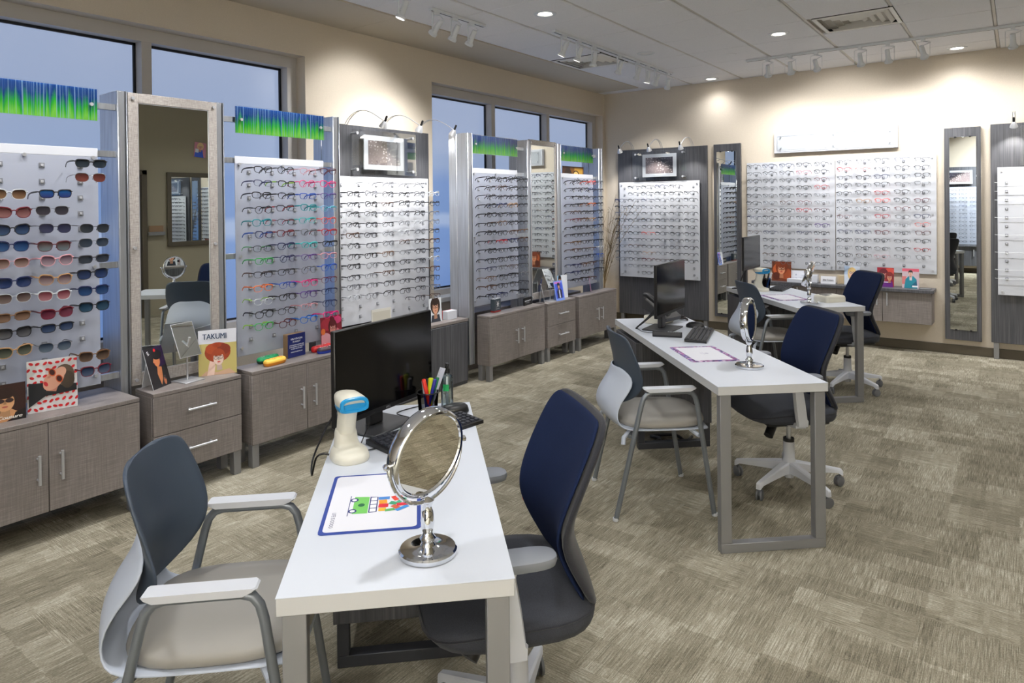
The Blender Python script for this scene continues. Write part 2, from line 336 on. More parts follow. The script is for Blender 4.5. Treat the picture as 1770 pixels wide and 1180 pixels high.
# ---- flat prints: shapes in card units u,v (0..1), painted in order
def ell(cx, cy, rx, ry, rot=0, n=22): return [(cx+rx*cos(t)*cos(rot)-ry*sin(t)*sin(rot), cy+rx*cos(t)*sin(rot)+ry*sin(t)*cos(rot)) for t in [2*pi*i/n for i in range(n)]]
def rc(a, b, c, d): return [(a, b), (c, b), (c, d), (a, d)]
def paint_on(mb, shapes, w, h, x=.0005, y0=None, z0=0, step=.00012):
    y0 = -w/2 if y0 is None else y0
    for k, (poly, col) in enumerate(shapes):
        m = col if not isinstance(col, tuple) else ink(*col)
        ids = [mb.V((x+step*k, y0+min(1, max(0, u))*w, z0+min(1, max(0, v))*h)) for u, v in poly]; mb.F(ids, m)
def face(cx, cy, s, skin, hair, lips=(170, 50, 50), gl=None, asp=1.0, tilt=0, dark=None, lens=None, big=1.25):
    """a small portrait: hair, head, neck, brows, eyes, nose, mouth, glasses"""
    def T(px, py):
        px, py = px*s, py*s; a, b = px*cos(tilt)-py*sin(tilt), px*sin(tilt)+py*cos(tilt); return (cx+a*asp, cy+b)
    def E(x, y, rx, ry, n=20): return [T(x+rx*cos(2*pi*i/n), y+ry*sin(2*pi*i/n)) for i in range(n)]
    sh = tuple(int(c*.8) for c in skin); L = []
    L.append((E(0, .22, .62*big, .72*big), hair)); L.append(([T(-.2, -.3), T(.2, -.3), T(.26, -1.1), T(-.26, -1.1)], sh))
    L.append((E(0, 0, .46, .62), skin)); L.append((E(0, .5, .5, .26), hair))
    for e in (-1, 1):
        L.append((E(e*.2, .12, .1, .05, 12), (240, 236, 230))); L.append((E(e*.2, .12, .045, .05, 10), (40, 40, 50))); L.append(([T(e*.1, .23), T(e*.32, .25), T(e*.32, .28), T(e*.1, .26)], tuple(int(c*.6) for c in hair)))
    L.append(([T(-.03, .1), T(.03, .1), T(.08, -.14), T(-.08, -.14)], sh)); L.append((E(0, -.31, .15, .06, 14), lips))
    if gl:
        for e in (-1, 1):
            L.append((E(e*.22, .1, .2, .14), gl)); L.append((E(e*.22, .1, .165, .105), lens if lens else skin))
            if not lens:
                L.append((E(e*.2, .11, .07, .04, 12), (240, 236, 230))); L.append((E(e*.2, .11, .03, .04, 10), (50, 60, 70)))
        L.append(([T(-.05, .11), T(.05, .11), T(.05, .15), T(-.05, .15)], gl))
    return L
# ------------------------------------------------------------------ room
XL, XR, YB, YF, H = -4.49, 2.25, 8.17, -1.2, 3.02
mb = MB().box(XL-.3, XR+.1, YF-.1, YB+.1, -.1, 0, M['carpet']); struct('floor', mb)
WH, S0 = 2.728, .64      # window head and sill heights
mb = MB()
for y0, y1, z0, z1 in ((YF-.1, YB, 0, S0), (YF-.1, YB, WH, 3.12), (3.34, 4.78, S0, WH), (YF-.1, -.6, S0, WH), (8.11, YB, S0, WH)):
    mb.box(XL-.27, XL, y0, y1, z0, z1, M['wall'])
struct('wall_left', mb)
struct('wall_back', MB().box(XL-.27, XR+.15, YB, YB+.15, 0, 3.12, M['wall']))
mb = MB()                                                            # far side wall with a door opening
for y0, y1, z0, z1 in ((YF-.1, 3.74, 0, 3.12), (4.62, YB, 0, 3.12), (3.74, 4.62, 2.03, 3.12)): mb.box(XR, XR+.15, y0, y1, z0, z1, M['wallr'])
struct('wall_right', mb)
struct('wall_front', MB().box(XL-.27, XR+.15, YF-.15, YF, 0, 3.12, M['wall']))
struct('baseboard_back', MB().box(XL, XR, YB-.014, YB, 0, .092, M['base'], .004))
struct('baseboard_left', MB().box(XL, XL+.014, YF, YB-.014, 0, .092, M['base'], .004))
struct('baseboard_right', MB().box(XR-.014, XR, YF, 3.70, 0, .092, M['base'], .004))
struct('baseboard_front', MB().box(XL+.014, XR-.014, YF, YF+.014, 0, .092, M['base'], .004))
d = struct('door_1', MB().box(XR+.02, XR+.06, 3.76, 4.60, .01, 2.02, M['doorw'], .004))
mb = MB()
for y0, y1, z0, z1 in ((3.68, 3.75, 0, 2.09), (4.61, 4.68, 0, 2.09), (3.68, 4.68, 2.025, 2.09)): mb.box(XR-.02, XR+.1, y0, y1, z0, z1, M['base'], .004)
obj('door_frame', mb, d); obj('door_handle', MB().cyl((XR+.02, 4.52, 1.0), (XR-.04, 4.52, 1.0), .012, M['steel']).cyl((XR-.04, 4.53, 1.0), (XR-.04, 4.40, 1.0), .011, M['steel']), d)
# ceiling: tegular tiles on a visible grid, painted soffit along the windows
struct('ceiling', MB().box(XL-.27, XR+.15, YF-.1, YB+.1, 3.05, 3.13, M['grid']))
mb = MB(); gb = MB(); holes = [(-3.57, 6.14), (-1.05, 6.14)]
xs = [-3.88+.622*i for i in range(11)]; ys = [5.88+.605*i for i in range(-12, 5)]
for i in range(len(xs)-1):
    for j in range(len(ys)-1):
        x0, x1, y0, y1 = xs[i], min(xs[i+1], XR), max(ys[j], YF), min(ys[j+1], YB)
        if x1-x0 < .05 or y1-y0 < .05: continue
        if any(abs((x0+x1)/2-hx) < .2 and abs((y0+y1)/2-hy) < .2 for hx, hy in holes): continue
        mb.box(x0+.014, x1-.014, y0+.003, y1-.003, H, H+.025, M['tile'], .005)
struct('trim_1', mb)                                                 # the tile panels
for x in xs: gb.box(x-.011, x+.011, YF, YB, H+.008, H+.03, M['grid'], .002)
for y in ys:
    if YF < y < YB: gb.box(-3.88, XR, y-.009, y+.009, H+.012, H+.03, M['grid'])
struct('trim_2', gb)
mb = MB()
for y0, y1 in ((YF, 1.59), (1.594, 3.755), (3.759, 5.88), (5.884, 7.96)): mb.box(XL, -3.885, y0, y1, H-.004, H+.03, M['soffit'])
struct('trim_3', mb)
struct('trim_4', MB().box(XL, -3.885, 7.965, YB, H, H+.03, M['tile'], .003))
struct('trim_5', MB().box(XL-.16, XL+.035, -.6, 3.34, S0-.03, S0+.02, M['edge'], .006))
struct('trim_6', MB().box(XL-.16, XL+.035, 4.78, 8.11, S0-.03, S0+.02, M['edge'], .006))
def window(name, y0, y1, mull):
    f = MB(); x0, x1 = XL-.245, XL-.11
    f.box(x0, x1, y0, y1, WH-.085, WH, M['wframe']); f.box(x0, x1, y0, y1, S0+.02, S0+.075, M['wframe'])
    es = [y0]+mull+[y1]
    for k, y in enumerate(es):
        a, b = (y, y+.085) if k == 0 else ((y-.085, y) if k == len(es)-1 else (y-.032, y+.032)); f.box(x0, x1-.002, a, b, S0+.07, WH-.08, M['wframe'])
    root = obj(name, f); root['kind'] = 'structure'
    for k in range(len(es)-1):
        a = es[k]+(.085 if k == 0 else .032); b = es[k+1]-(.085 if k == len(es)-2 else .032)
        obj('window_pane', MB().box(x0+.03, x0+.038, a, b, S0+.07, WH-.08, M['pane']), root)
        g = MB(); za, zb = S0+.075, WH-.085
        for p in ((a, b, za, za+.014), (a, b, zb-.016, zb), (a, a+.014, za, zb), (b-.016, b, za, zb)): g.box(x0+.038, x0+.052, *p, M['gasket'])
        obj('gasket', g, root)
window('window_1', -.6, 3.34, [.02, 1.1, 2.18]); window('window_2', 4.78, 8.11, [5.87, 6.95])

# ------------------------------------------------------------------ helpers for fixtures
def knob_geo(mb, x, y, z, r=.011, l=.02): mb.tube([(x, y, z), (x+l*.8, y, z), (x+l, y, z)], r, M['steel'], 12)
BOARD_ROT = {'L': 0.0, 'B': -pi/2}
def place(side, y, z, off):           # world point of a board-local (along, up) with its face `off` from the wall plane given
    return (off, y, z) if side == 'L' else (y, off, z)
holder_mesh = None
def holder_geo(wire=False):
    h = MB().box(0, .004, -.0125, .0125, -.0125, .0125, M['hold'], .0015); h.box(.004, .009, -.006, .006, -.006, .006, M['holdc'], .001)
    h.box(.008, .018, -.010, .010, -.011, -.006, M['acr'], .001)
    if wire: h.tube([(.03, -.092, .004), (.028, -.05, .0), (.026, 0, -.004), (.028, .05, .0), (.03, .092, .002)], .0022, M['wire'], 6)
    return h.mesh('frame_holder')
HM, HW = holder_geo(), holder_geo(True)
def display_board(label, side, y0, y1, z0, z1, off, holders, group=None, wires=(), knobs=((.04, .04), (.04, .5), (.04, .96), (.5, .04), (.5, .96), (.96, .04), (.96, .5), (.96, .96)), rails=None, top=.045, empties=()):
    yc = (y0+y1)/2; w, h = y1-y0, z1-z0
    t = thing('display_board', label, 'display board', place(side, yc, z0, off), BOARD_ROT[side], group)
    b = MB().box(0, .007, -w/2, w/2, 0, h-top, M['board'] if top else M['boardo'], .0015); b = b.box(0, .007, -w/2, w/2, h-top, h, M['boardw'], .0015) if top else b; obj('board_sheet', b, t)  # paler top band paints in the glow at the rail behind
    for u, v in knobs: k = MB(); knob_geo(k, .006, -w/2+u*w, v*h, .009, .014); obj('standoff_knob', k, t)
    for (y, z) in holders: obj('frame_holder', HW if (y, z) in wires else HM, t, (.007, y-yc, z-z0))
    if rails:
        for z in rails: obj('rail', MB().box(-.035, -.008, rails_y[0]-yc, rails_y[1]-yc, z-.017-z0, z+.017-z0, M['alu'], .002), t)
    return t
def column(label, y0, y1, x0=-4.08, x1=-3.845, top=2.18):
    t = thing('display_column', label, 'column', ((x0+x1)/2, (y0+y1)/2, .15), 0, 'aluminium columns of the display units')
    w = (y1-y0)/2; d = (x1-x0)/2; h = top-.15
    obj('front_post', MB().box(-d+.1, d-.004, -w, w-.012, 0, h, M['alu'], .004).box(-d+.1, d-.012, w-.012, w-.006, 0, h, M['line']).box(-d+.1, d, w-.006, w, 0, h, M['alu'], .002), t)
    obj('rear_post', MB().box(-d, -d+.094, -w+.006, w-.006, 0, h, M['alu'], .004), t); return t
column('aluminium column between the sunglasses board and the tall mirror', 1.667, 1.717)
column('aluminium column between the tall mirror and the coloured frames board', 2.223, 2.272)
column('aluminium end column beside the coloured frames board and wood panel', 3.09, 3.145)
column('aluminium end column in front of the far window, at unit start', 4.545, 4.605)
column('aluminium column to the left of the narrow mirror by far window', 5.44, 5.497)
column('aluminium column to the right of the narrow mirror by far window', 5.985, 6.045)
column('aluminium end column nearest the corner with dried branches', 6.855, 6.92)

def cabinet(label, y0, y1, x0, x1, kind, group, z0=.138, z1=.575, name='low_cabinet'):
    t = thing(name, label, 'cabinet', (x1, (y0+y1)/2, 0), 0, group); w = (y1-y0)/2; d = x1-x0
    obj('body', MB().box(-d, -.022, -w, w, z0, z1-.022, M['lam'], .002), t)
    obj('cabinet_top', MB().box(-d, 0, -w, w, z1-.02, z1, M['lam'], .002), t)
    fz0, fz1 = z0, z1-.022
    if kind == 'door':
        for s in (-1, 1):
            dr = obj('door', MB().box(-.02, -.001, (s*w if s < 0 else .0015), (-.0015 if s < 0 else w), fz0, fz1, M['lam'], .002), t)
            y = s*.047; hz = .35; k = MB().cyl((.03, y, hz-.068), (.03, y, hz+.068), .0065, M['steel'])
            for dz in (-.048, .048): k.cyl((0, y, hz+dz), (.03, y, hz+dz), .005, M['steel'])
            obj('handle', k, dr)
    else:
        zm = (fz0+fz1)/2
        for a, b in ((fz0, zm-.0015), (zm+.0015, fz1)):
            dr = obj('drawer', MB().box(-.02, -.001, -w, w, a, b, M['lam'], .002), t)
            zc = (a+b)/2+.005; k = MB().cyl((.03, -.08, zc), (.03, .08, zc), .0065, M['steel'])
            for dy in (-.06, .06): k.cyl((0, dy, zc), (.03, dy, zc), .005, M['steel'])
            obj('handle', k, dr)
    for s in (-1, 1):
        obj('leg', MB().box(-.055, -.008, s*w-(.045 if s > 0 else 0)-s*.003, s*w+(0 if s > 0 else .045)-s*.003, 0, z0, M['leg'], .002), t)
        obj('leg', MB().box(-d+.005, -d+.05, s*w-(.045 if s > 0 else 0)-s*.003, s*w+(0 if s > 0 else .045)-s*.003, 0, z0, M['leg'], .002), t)
    return t
G1 = 'grey linen cabinets under the displays'
cabinet('grey two-door cabinet under the sunglasses board', .84, 1.664, -4.02, -3.64, 'door', G1)
cabinet('grey two-drawer cabinet under the tall mirror, holding the redhead picture card', 1.733, 2.237, -3.84, -3.64, 'drawer', G1)
cabinet('grey two-door cabinet under the coloured frames board', 2.305, 3.085, -3.845, -3.64, 'door', G1)
cabinet('grey two-door cabinet by the far window with black name sign on top', 4.64, 5.50, -3.845, -3.70, 'door', G1)
cabinet('grey two-drawer cabinet under the narrow mirror by the far window', 5.55, 6.072, -3.845, -3.70, 'drawer', G1)
cabinet('grey two-door cabinet nearest the room corner, with pink card on top', 6.146, 6.975, -3.845, -3.70, 'door', G1)
# cabinet below the pier panel and the low ledge behind the far unit
t = thing('low_cabinet', 'dark grey cabinet below the wood panel between the windows, behind a monitor', 'cabinet', (-3.86, 3.86, 0), 0, G1)
obj('body', MB().box(-.4, 0, -.69, .66, 0, .54, M['dark'], .002), t); obj('cabinet_top', MB().box(-.41, .008, -.69, .67, .54, .565, M['lam'], .002), t)
for s in (-1, 1): obj('door', MB().box(.001, .014, (-.685 if s < 0 else .002), (-.002 if s < 0 else .655), .03, .535, M['dark'], .002), t)
o = obj('window_bench', MB().box(-4.43, -4.13, 4.665, 6.9, 0, .53, M['lam'], .004)); tag(o, 'low grey box along the wall below the far window sill', 'bench')
tag(obj('eyeglass_carton', MB().box(-3.98, -3.92, 4.34, 4.46, .566, .64, M['boardw'], .002).box(-3.985, -3.98, 4.34, 4.46, .566, .64, ink(215, 50, 40))), 'small white carton with red end on the dark cabinet below wood panel', 'carton')

# ------------------------------------------------------------------ boards, signs, mirrors on the window side
RS = (2.09, 1.84, 1.25, .66)
rowsA = [1.768-.0802*i for i in range(14)]
colA = [1.141, 1.314, 1.484]; colC = [2.437, 2.602, 2.769, 2.936]; colD = [4.715, 4.88, 5.045, 5.21]; colF = [6.175, 6.34, 6.505, 6.67]
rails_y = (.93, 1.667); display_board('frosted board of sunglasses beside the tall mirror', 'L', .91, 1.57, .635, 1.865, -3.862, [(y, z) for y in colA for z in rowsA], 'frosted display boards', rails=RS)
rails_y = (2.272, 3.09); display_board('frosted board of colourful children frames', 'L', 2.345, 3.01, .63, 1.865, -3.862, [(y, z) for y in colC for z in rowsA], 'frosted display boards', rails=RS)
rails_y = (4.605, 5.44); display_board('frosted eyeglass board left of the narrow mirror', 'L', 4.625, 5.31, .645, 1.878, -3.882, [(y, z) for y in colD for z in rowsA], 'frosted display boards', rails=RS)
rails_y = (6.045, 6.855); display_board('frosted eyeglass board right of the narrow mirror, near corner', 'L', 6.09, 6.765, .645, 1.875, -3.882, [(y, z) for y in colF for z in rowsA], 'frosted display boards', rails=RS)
def header(label, y0, y1, x):
    t = thing('header_sign', label, 'sign', (x, (y0+y1)/2, 2.09), 0, 'blue and green header signs'); w = (y1-y0)/2
    obj('print', MB().box(0, .004, -w+.003, w-.003, -.082, .082, M['streak']), t); obj('acrylic_sheet', MB().box(.004, .010, -w, w, -.086, .086, M['acr'], .001), t)
    for s in (-1, 1): k = MB(); knob_geo(k, .010, s*(w-.035), 0, .009, .012); k.cyl((-.008, s*(w-.035), 0), (0, s*(w-.035), 0), .006, M['steel']); obj('standoff_knob', k, t)
header('blue and green grass print sign above the sunglasses board', .91, 1.572, -3.855)
header('blue and green grass print sign above the colourful frames board', 2.348, 3.014, -3.855)
header('blue and green grass print sign left of the narrow mirror', 4.635, 5.312, -3.875)
header('blue and green grass print sign right of the narrow mirror', 6.092, 6.763, -3.875)
def tall_mirror(label, y0, y1, x, side=.05, z0=.59, z1=2.175, top=.052):
    t = thing('tall_mirror', label, 'mirror', (x, (y0+y1)/2, z0), 0); w = (y1-y0)/2; h = z1-z0
    f = MB().box(-.02, 0, -w, -w+side, 0, h, M['frame'], .002).box(-.02, 0, w-side, w, 0, h, M['frame'], .002).box(-.02, 0, -w+side, w-side, 0, .066, M['frame'], .002).box(-.02, 0, -w+side, w-side, h-top, h, M['frame'], .002)
    obj('mirror_frame', f, t); obj('mirror_glass', MB().box(-.018, -.006, -w+side, w-side, .066, h-top, M['mirror']), t)
    g = MB(); e = .004
    for a, b, c, d in ((-w+side, -w+side+e, .066, h-top), (w-side-e, w-side, .066, h-top), (-w+side, w-side, .066, .066+e), (-w+side, w-side, h-top-e, h-top)): g.box(-.006, -.003, a, b, c, d, M['steel'])
    obj('glass_edge', g, t)
    for s in (-1, 1):
        for z in (.03, h*.47, h-.03): k = MB(); knob_geo(k, 0, s*(w-.022), z, .009, .01); obj('standoff_knob', k, t)
tall_mirror('tall mirror in pale linen frame above the two-drawer cabinet, beside sunglasses', 1.718, 2.222, -3.838)
tall_mirror('narrow framed mirror between two eyeglass boards by the far window', 5.498, 5.984, -3.862, .03, .60, 2.19, .05)
# brown picture card peeking out above the corner board
t = thing('picture_card', 'brown and gold eyewear picture card peeking over the corner board', 'picture card', (-3.93, 6.43, 1.70), 0)
mb = MB().box(-.004, 0, -.22, .22, 0, .26, ink(70, 42, 26)); paint_on(mb, [(rc(.35, 0, 1, 1), (120, 78, 30)), (rc(.55, .05, .95, .95), (196, 150, 60)), (ell(.25, .5, .2, .42), (40, 26, 20)), (ell(.62, .62, .16, .22), (60, 36, 22)), (ell(.62, .62, .12, .17), (226, 190, 110)), (rc(.7, .45, .9, .62), (240, 224, 190))], .44, .26); obj('card', mb, t)

# ------------------------------------------------------------------ wood backing panels with print, board and lamps
def arm_lamp(label, foot, head, side):
    """two thin wires arching out of the panel top and carrying a small spot"""
    t = thing('arm_lamp', label, 'lamp', foot, 0, 'arched wire lamps'); F, Hd = Vector(foot), Vector(head); v = Hd-F
    lat = Vector((0, 1, 0)) if side == 'L' else Vector((1, 0, 0))
    for s in (-1, 1):
        pts = [lat*s*.012+Vector((0, 0, -.08))]+[Vector((v.x*q, v.y*q, v.z*q))+Vector((0, 0, .105*sin(pi*min(1, q**.8))))+lat*s*.012*(1-q) for q in [i/14 for i in range(15)]]
        obj('arm_wire', MB().tube(pts, .0028, M['steel'], 6), t)
    mb = MB(); mb.M = Matrix.Translation(v); tilt = rad(30)
    mb.M = mb.M @ (Matrix.Rotation(tilt, 4, 'Y') if side == 'L' else Matrix.Rotation(tilt, 4, 'X'))
    hd = MB(); hd.M = mb.M; hd.lathe([(.007, .05), (.009, .045), (.009, .0)], M['black'], 12).lathe([(.012, .004), (.018, -.004), (.03, -.035), (.0335, -.05), (.031, -.05), (.015, -.01)], M['steel'], 20, cap0=True, cap1=False); obj('lamp_head', hd, t)
    lb = MB(); lb.M = mb.M; lb.lathe([(.030, -.044), (.0, -.0445)], M['lamp'], 20, cap0=True, cap1=False); obj('bulb', lb, t)
    return t
lamp_spots = []
def backing(label, side, a0, a1, z0, z1, off, board, lamps, lab_board, lab_pic, lamp_lab, cols, rows, r0, foot=.0, dz=.0835, arm=.43, skip=(), wires=(), pic=True):
    ac = (a0+a1)/2; w = (a1-a0)/2; h = z1-z0
    t = thing('wood_backing_board', label, 'display board', place(side, ac, 0, off), BOARD_ROT[side], 'dark wood backing boards')
    obj('wood_sheet', MB().box(-.03, 0, -w, w, z0, z1, M['dark'], .002), t)
    obj('spacer', MB().box(-.066, -.03, -w+.06, w-.06, z0+.1, z1-.1, M['base']), t)
    for s in (-1, 1): obj('leg', MB().box(-.05, -.005, s*(w-.04)-.022, s*(w-.04)+.022, 0, z0, M['leg'], .002), t)
    sg = 1 if side == 'L' else -1
    b0, b1, bz0, bz1 = board; o2 = off+sg*.028
    hs = [(a, r0-dz*i) for a in cols for i in range(rows)]
    display_board(lab_board, side, b0, b1, bz0, bz1, o2, hs, 'frosted display boards', wires={(a, z) for a, z in hs if wires and round((r0-z)/dz) in wires}, knobs=((.03, .03), (.03, .97), (.97, .03), (.97, .97)), top=.0)
    if pic:
        t = thing('framed_photograph', lab_pic, 'picture', place(side, ac, z1-.22, off), BOARD_ROT[side], 'droplet photographs in acrylic frames')
        obj('acrylic_sheet', MB().box(.062, .068, -.365, .365, -.185, .185, M['acr'], .001), t)
        obj('mount', MB().box(.040, .052, -.23, .23, -.145, .145, M['boardw'], .001), t)
        obj('print', MB().box(.052, .0535, -.185, .185, -.102, .102, M['drop']), t)
        for s in (-1, 1):
            for z in (-.15, .15): k = MB().cyl((0, s*.32, z), (.062, s*.32, z), .007, M['steel']); knob_geo(k, .066, s*.32, z, .013, .012); obj('standoff', k, t)
    for a, lab in zip(lamps, lamp_lab):
        ft = place(side, a, z1+.004, off-sg*.036); hd = place(side, a, z1-.01, off+sg*arm); arm_lamp(lab, ft, hd, side); lamp_spots.append((hd, side))
c6 = lambda c: [c-.47+.188*i for i in range(6)]
backing('dark wood backing board on the pier between the two windows', 'L', 3.455, 4.655, .10, 2.22, -4.42, (3.515, 4.605, .575, 1.795), (3.71, 4.11, 4.53),
        'frosted eyeglass board on the wood backing between the windows', 'droplet photograph in acrylic on the board between the windows', ['arched wire lamp %s over the photograph between the windows' % k for k in ('furthest left', 'in the middle', 'furthest right, before the window glass')], c6(4.06), 14, 1.722)
backing('dark wood backing board on the back wall beside the dried branches', 'B', -4.255, -3.045, .10, 2.246, 8.10, (-4.222, -3.13, .592, 1.822), (-4.05, -3.65, -3.24),
        'frosted eyeglass board on the corner wood backing', 'droplet photograph in acrylic on the corner backing board', ['arched wire lamp on the corner backing board, %s' % k for k in ('nearest the window wall', 'above the photograph', 'nearest the slim mirror')], c6(-3.675), 14, 1.742, arm=.36)
backing('dark wood backing board at the far right edge, with bare wire hangers', 'B', -.215, .985, .16, 2.278, 8.10, (-.16, .93, .63, 1.857), (-.03, .385, .80),
        'frosted board of empty wire hangers at the right edge', 'droplet photograph in acrylic at the right edge', ['arched wire lamp above the empty wire hangers, %s' % k for k in ('nearest the slim mirror', 'in the middle', 'furthest from the slim mirror')], [-.09+.188*i for i in range(6)], 12, 1.708, arm=.2, wires=(0, 1, 2, 4, 6, 8, 10, 11))
# twin boards over the floating counter, and the blank white sign
colI = [-2.468, -2.289, -2.102, -1.919, -1.734]; colJ = [-1.507, -1.323, -1.146, -.960, -.782]
kn = ((.04, .03), (.5, .03), (.96, .03), (.04, .5), (.96, .5), (.04, .97), (.96, .97))
display_board('white eyeglass board over the counter, behind the monitor', 'B', -2.58, -1.618, .785, 2.008, 8.155, [(a, 1.948-.0842*i) for a in colI for i in range(14)], 'frosted display boards', knobs=kn, top=0)
display_board('white eyeglass board over the counter, next to the slim mirror', 'B', -1.612, -.667, .79, 2.02, 8.155, [(a, 1.957-.0835*i) for a in colJ for i in range(14)], 'frosted display boards', knobs=kn, top=0)
t = thing('blank_sign', 'long blank white sign with clear cover high on the back wall', 'sign', (-1.63, 8.168, 2.222), -pi/2)
obj('sign_box', MB().box(0, .055, -.625, .625, -.118, .118, M['boardw'], .003), t); sh_ = MB().box(.075, .080, -.585, .585, -.085, .085, M['acr'], .001); [sh_.box(.0752, .0798, *q_, M['hold']) for q_ in ((-.585, .585, .0852, .0872), (-.585, .585, -.0872, -.0852), (-.587, -.5852, -.085, .085), (.5852, .587, -.085, .085))]; obj('acrylic_sheet', sh_, t)
for y in (-.55, 0, .55):
    for z in (-.06, .06): k = MB().cyl((.055, y, z), (.075, y, z), .006, M['steel']); knob_geo(k, .080, y, z, .008, .008); obj('standoff', k, t)
def slim_mirror(label, a0, a1, z0, z1, g0, g1, gz0, gz1):
    ac = (a0+a1)/2; t = thing('slim_wall_mirror', label, 'mirror', (ac, 8.168, z0), -pi/2, 'slim mirrors on wood boards')
    obj('wood_board', MB().box(0, .045, a0-ac, a1-ac, 0, z1-z0, M['dark'], .002), t)
    obj('mirror_glass', MB().box(.045, .051, g0-ac, g1-ac, gz0-z0, gz1-z0, M['mirror'], .001), t)
    for y in (g0-ac+.05, g1-ac-.05):
        for z in (gz0-z0, gz1-z0): obj('clip', MB().box(.045, .056, y-.01, y+.01, z-.008, z+.008, M['black'], .002), t)
slim_mirror('slim mirror on dark wood board beside the corner eyeglass display', -2.972, -2.648, .165, 2.251, -2.935, -2.694, .205, 2.16)
slim_mirror('slim mirror on grey wood board right of the counter', -.598, -.293, .148, 2.27, -.554, -.330, .25, 2.175)

# floating counter
t = thing('floating_cabinet', 'grey wall-hung cabinet with dark counter top under the white boards', 'cabinet', (-1.57, 8.168, 0), -pi/2)
obj('counter_top', MB().box(0, .268, -.89, .895, .618, .650, M['dark'], .002), t); obj('body', MB().box(0, .222, -.875, .878, .303, .618, M['lam'], .002), t)
for k in range(4):
    a = -.875+.438*k; dr = obj('door', MB().box(.222, .24, a+.002, a+.436, .303, .617, M['lam'], .002), t); y = a+(.436-.045 if k % 2 == 0 else .045)
    hm = MB().cyl((.27, y, .47), (.27, y, .605), .006, M['steel'])
    for z in (.49, .585): hm.cyl((.24, y, z), (.27, y, z), .0045, M['steel'])
    obj('handle', hm, dr)
# dried branches in a floor vase in the corner
t = thing('dried_branches', 'dried twiggy branches with pale buds in the corner vase', 'branches', (-4.18, 7.55, .45))
r2 = random.Random(3)
for i in range(15):
    a = r2.uniform(-.6, 1.0); L = r2.uniform(.75, 1.25); p = [(r2.uniform(-.02, .02), r2.uniform(-.02, .02), 0)]
    for q in range(1, 7): f = q/6; p.append((.42*f**1.6*L*(.5+.6*a)+r2.uniform(-.012, .012), .25*f**1.5*(a-.4)+r2.uniform(-.012, .012), L*f*.98))
    b = MB().tube(p, .004, M['twig'], 5, r1=.0016); st = obj('branch', b, t)
    bd = MB()
    for q in range(5):
        k = r2.randint(2, 5); c = Vector(p[k]); e = c+Vector((r2.uniform(-.1, .12), r2.uniform(-.08, .08), r2.uniform(.04, .14))); bd.tube([c, e], .0018, M['twig'], 4, r1=.001)
        bd.lathe([(0.0005, -.007), (.006, -.002), (.006, .003), (.0005, .008)], M['tan'], 6, tuple(e))
    obj('twig', bd, st)
o = obj('floor_vase', MB().lathe([(.0, 0), (.11, 0), (.13, .05), (.12, .3), (.07, .44), (.075, .48), (.06, .48), (.055, .42), (.0, .41)], mat('vase_brown', (96, 84, 70), .5), 28, (-4.18, 7.55, 0), False, False)); tag(o, 'tall brown floor vase holding dried branches in the corner', 'vase')
# ------------------------------------------------------------------ eyewear
def rim(cy, n, hw, hh, ex, lift, sgn, k=22):
    """outline of one lens opening in (y,z); ex = squareness, lift = cat-eye corner"""
    P = []
    for i in range(k):
        a = 2*pi*i/k; c, s = cos(a), sin(a)
        y = hw*math.copysign(abs(c)**(2/ex), c); z = hh*math.copysign(abs(s)**(2/ex), s)
        if z < 0: y *= 1-.16*(-z/hh)
        z += lift*max(0, sgn*y/hw)*max(0, z/hh+.3); P.append((cy+y, z))
    return P
def fx(y): return .150-.9*y*y
STY = dict(rect=(.0265, .0178, 3.4, .001, .0028), soft=(.0262, .0200, 2.8, .002, .0028), round=(.0245, .0220, 2.1, .0, .0023), cat=(.0270, .0190, 2.6, .006, .0030), half=(.0262, .0178, 3.0, .001, .0026), thin=(.0260, .0185, 2.7, .001, .0020),
           sun=(.0295, .0225, 3.0, .003, .0028), sunwire=(.0295, .0215, 2.9, .001, .0013), suncat=(.0300, .0235, 2.5, .006, .0029), sunrect=(.030, .0190, 3.6, .001, .0028))
FR = object(); 
_fm, _lm = bpy.data.materials.new('frame_slot'), bpy.data.materials.new('lens_slot')
def front_geo(mb, st, m):
    hw, hh, ex, lift, r = STY[st]; cy = hw+.0088
    for s in (-1, 1):
        P = rim(s*cy, 0, hw, hh, ex, lift, s)
        if st == 'half':
            Q = [p for p in P if p[1] > -.002]; Q.sort(key=lambda p: p[0]); mb.tube([(fx(y), y, z) for y, z in Q], r, m, 5)
            mb.tube([(fx(y), y, z) for y, z in P], r*.45, m, 4, closed=True)
        else:
            mb.tube([(fx(y), y, z) for y, z in P], r*.72, m, 4, closed=True)
            top = sorted([p for p in P if p[1] > hh*.12], key=lambda p: p[0]); mb.tube([(fx(y)+.0004, y, z) for y, z in top], r*1.12, m, 5)
        mb.tube([(fx(cy+hw)+.001, s*(cy+hw-.001), hh*.55), (fx(cy+hw)-.004, s*(cy+hw+.006), hh*.6), (fx(cy+hw)-.012, s*(cy+hw+.007), hh*.6)], r*1.15, m, 5)
        mb.tube([(fx(.008)-.001, s*.0095, -.004), (fx(.008)-.006, s*.0085, -.008)], .0016, m, 4)
    mb.tube([(fx(.011), -.0108, hh*.30), (fx(0)+.001, -.004, hh*.46), (fx(0)+.001, .004, hh*.46), (fx(.011), .0108, hh*.30)], r*1.05, m, 5)
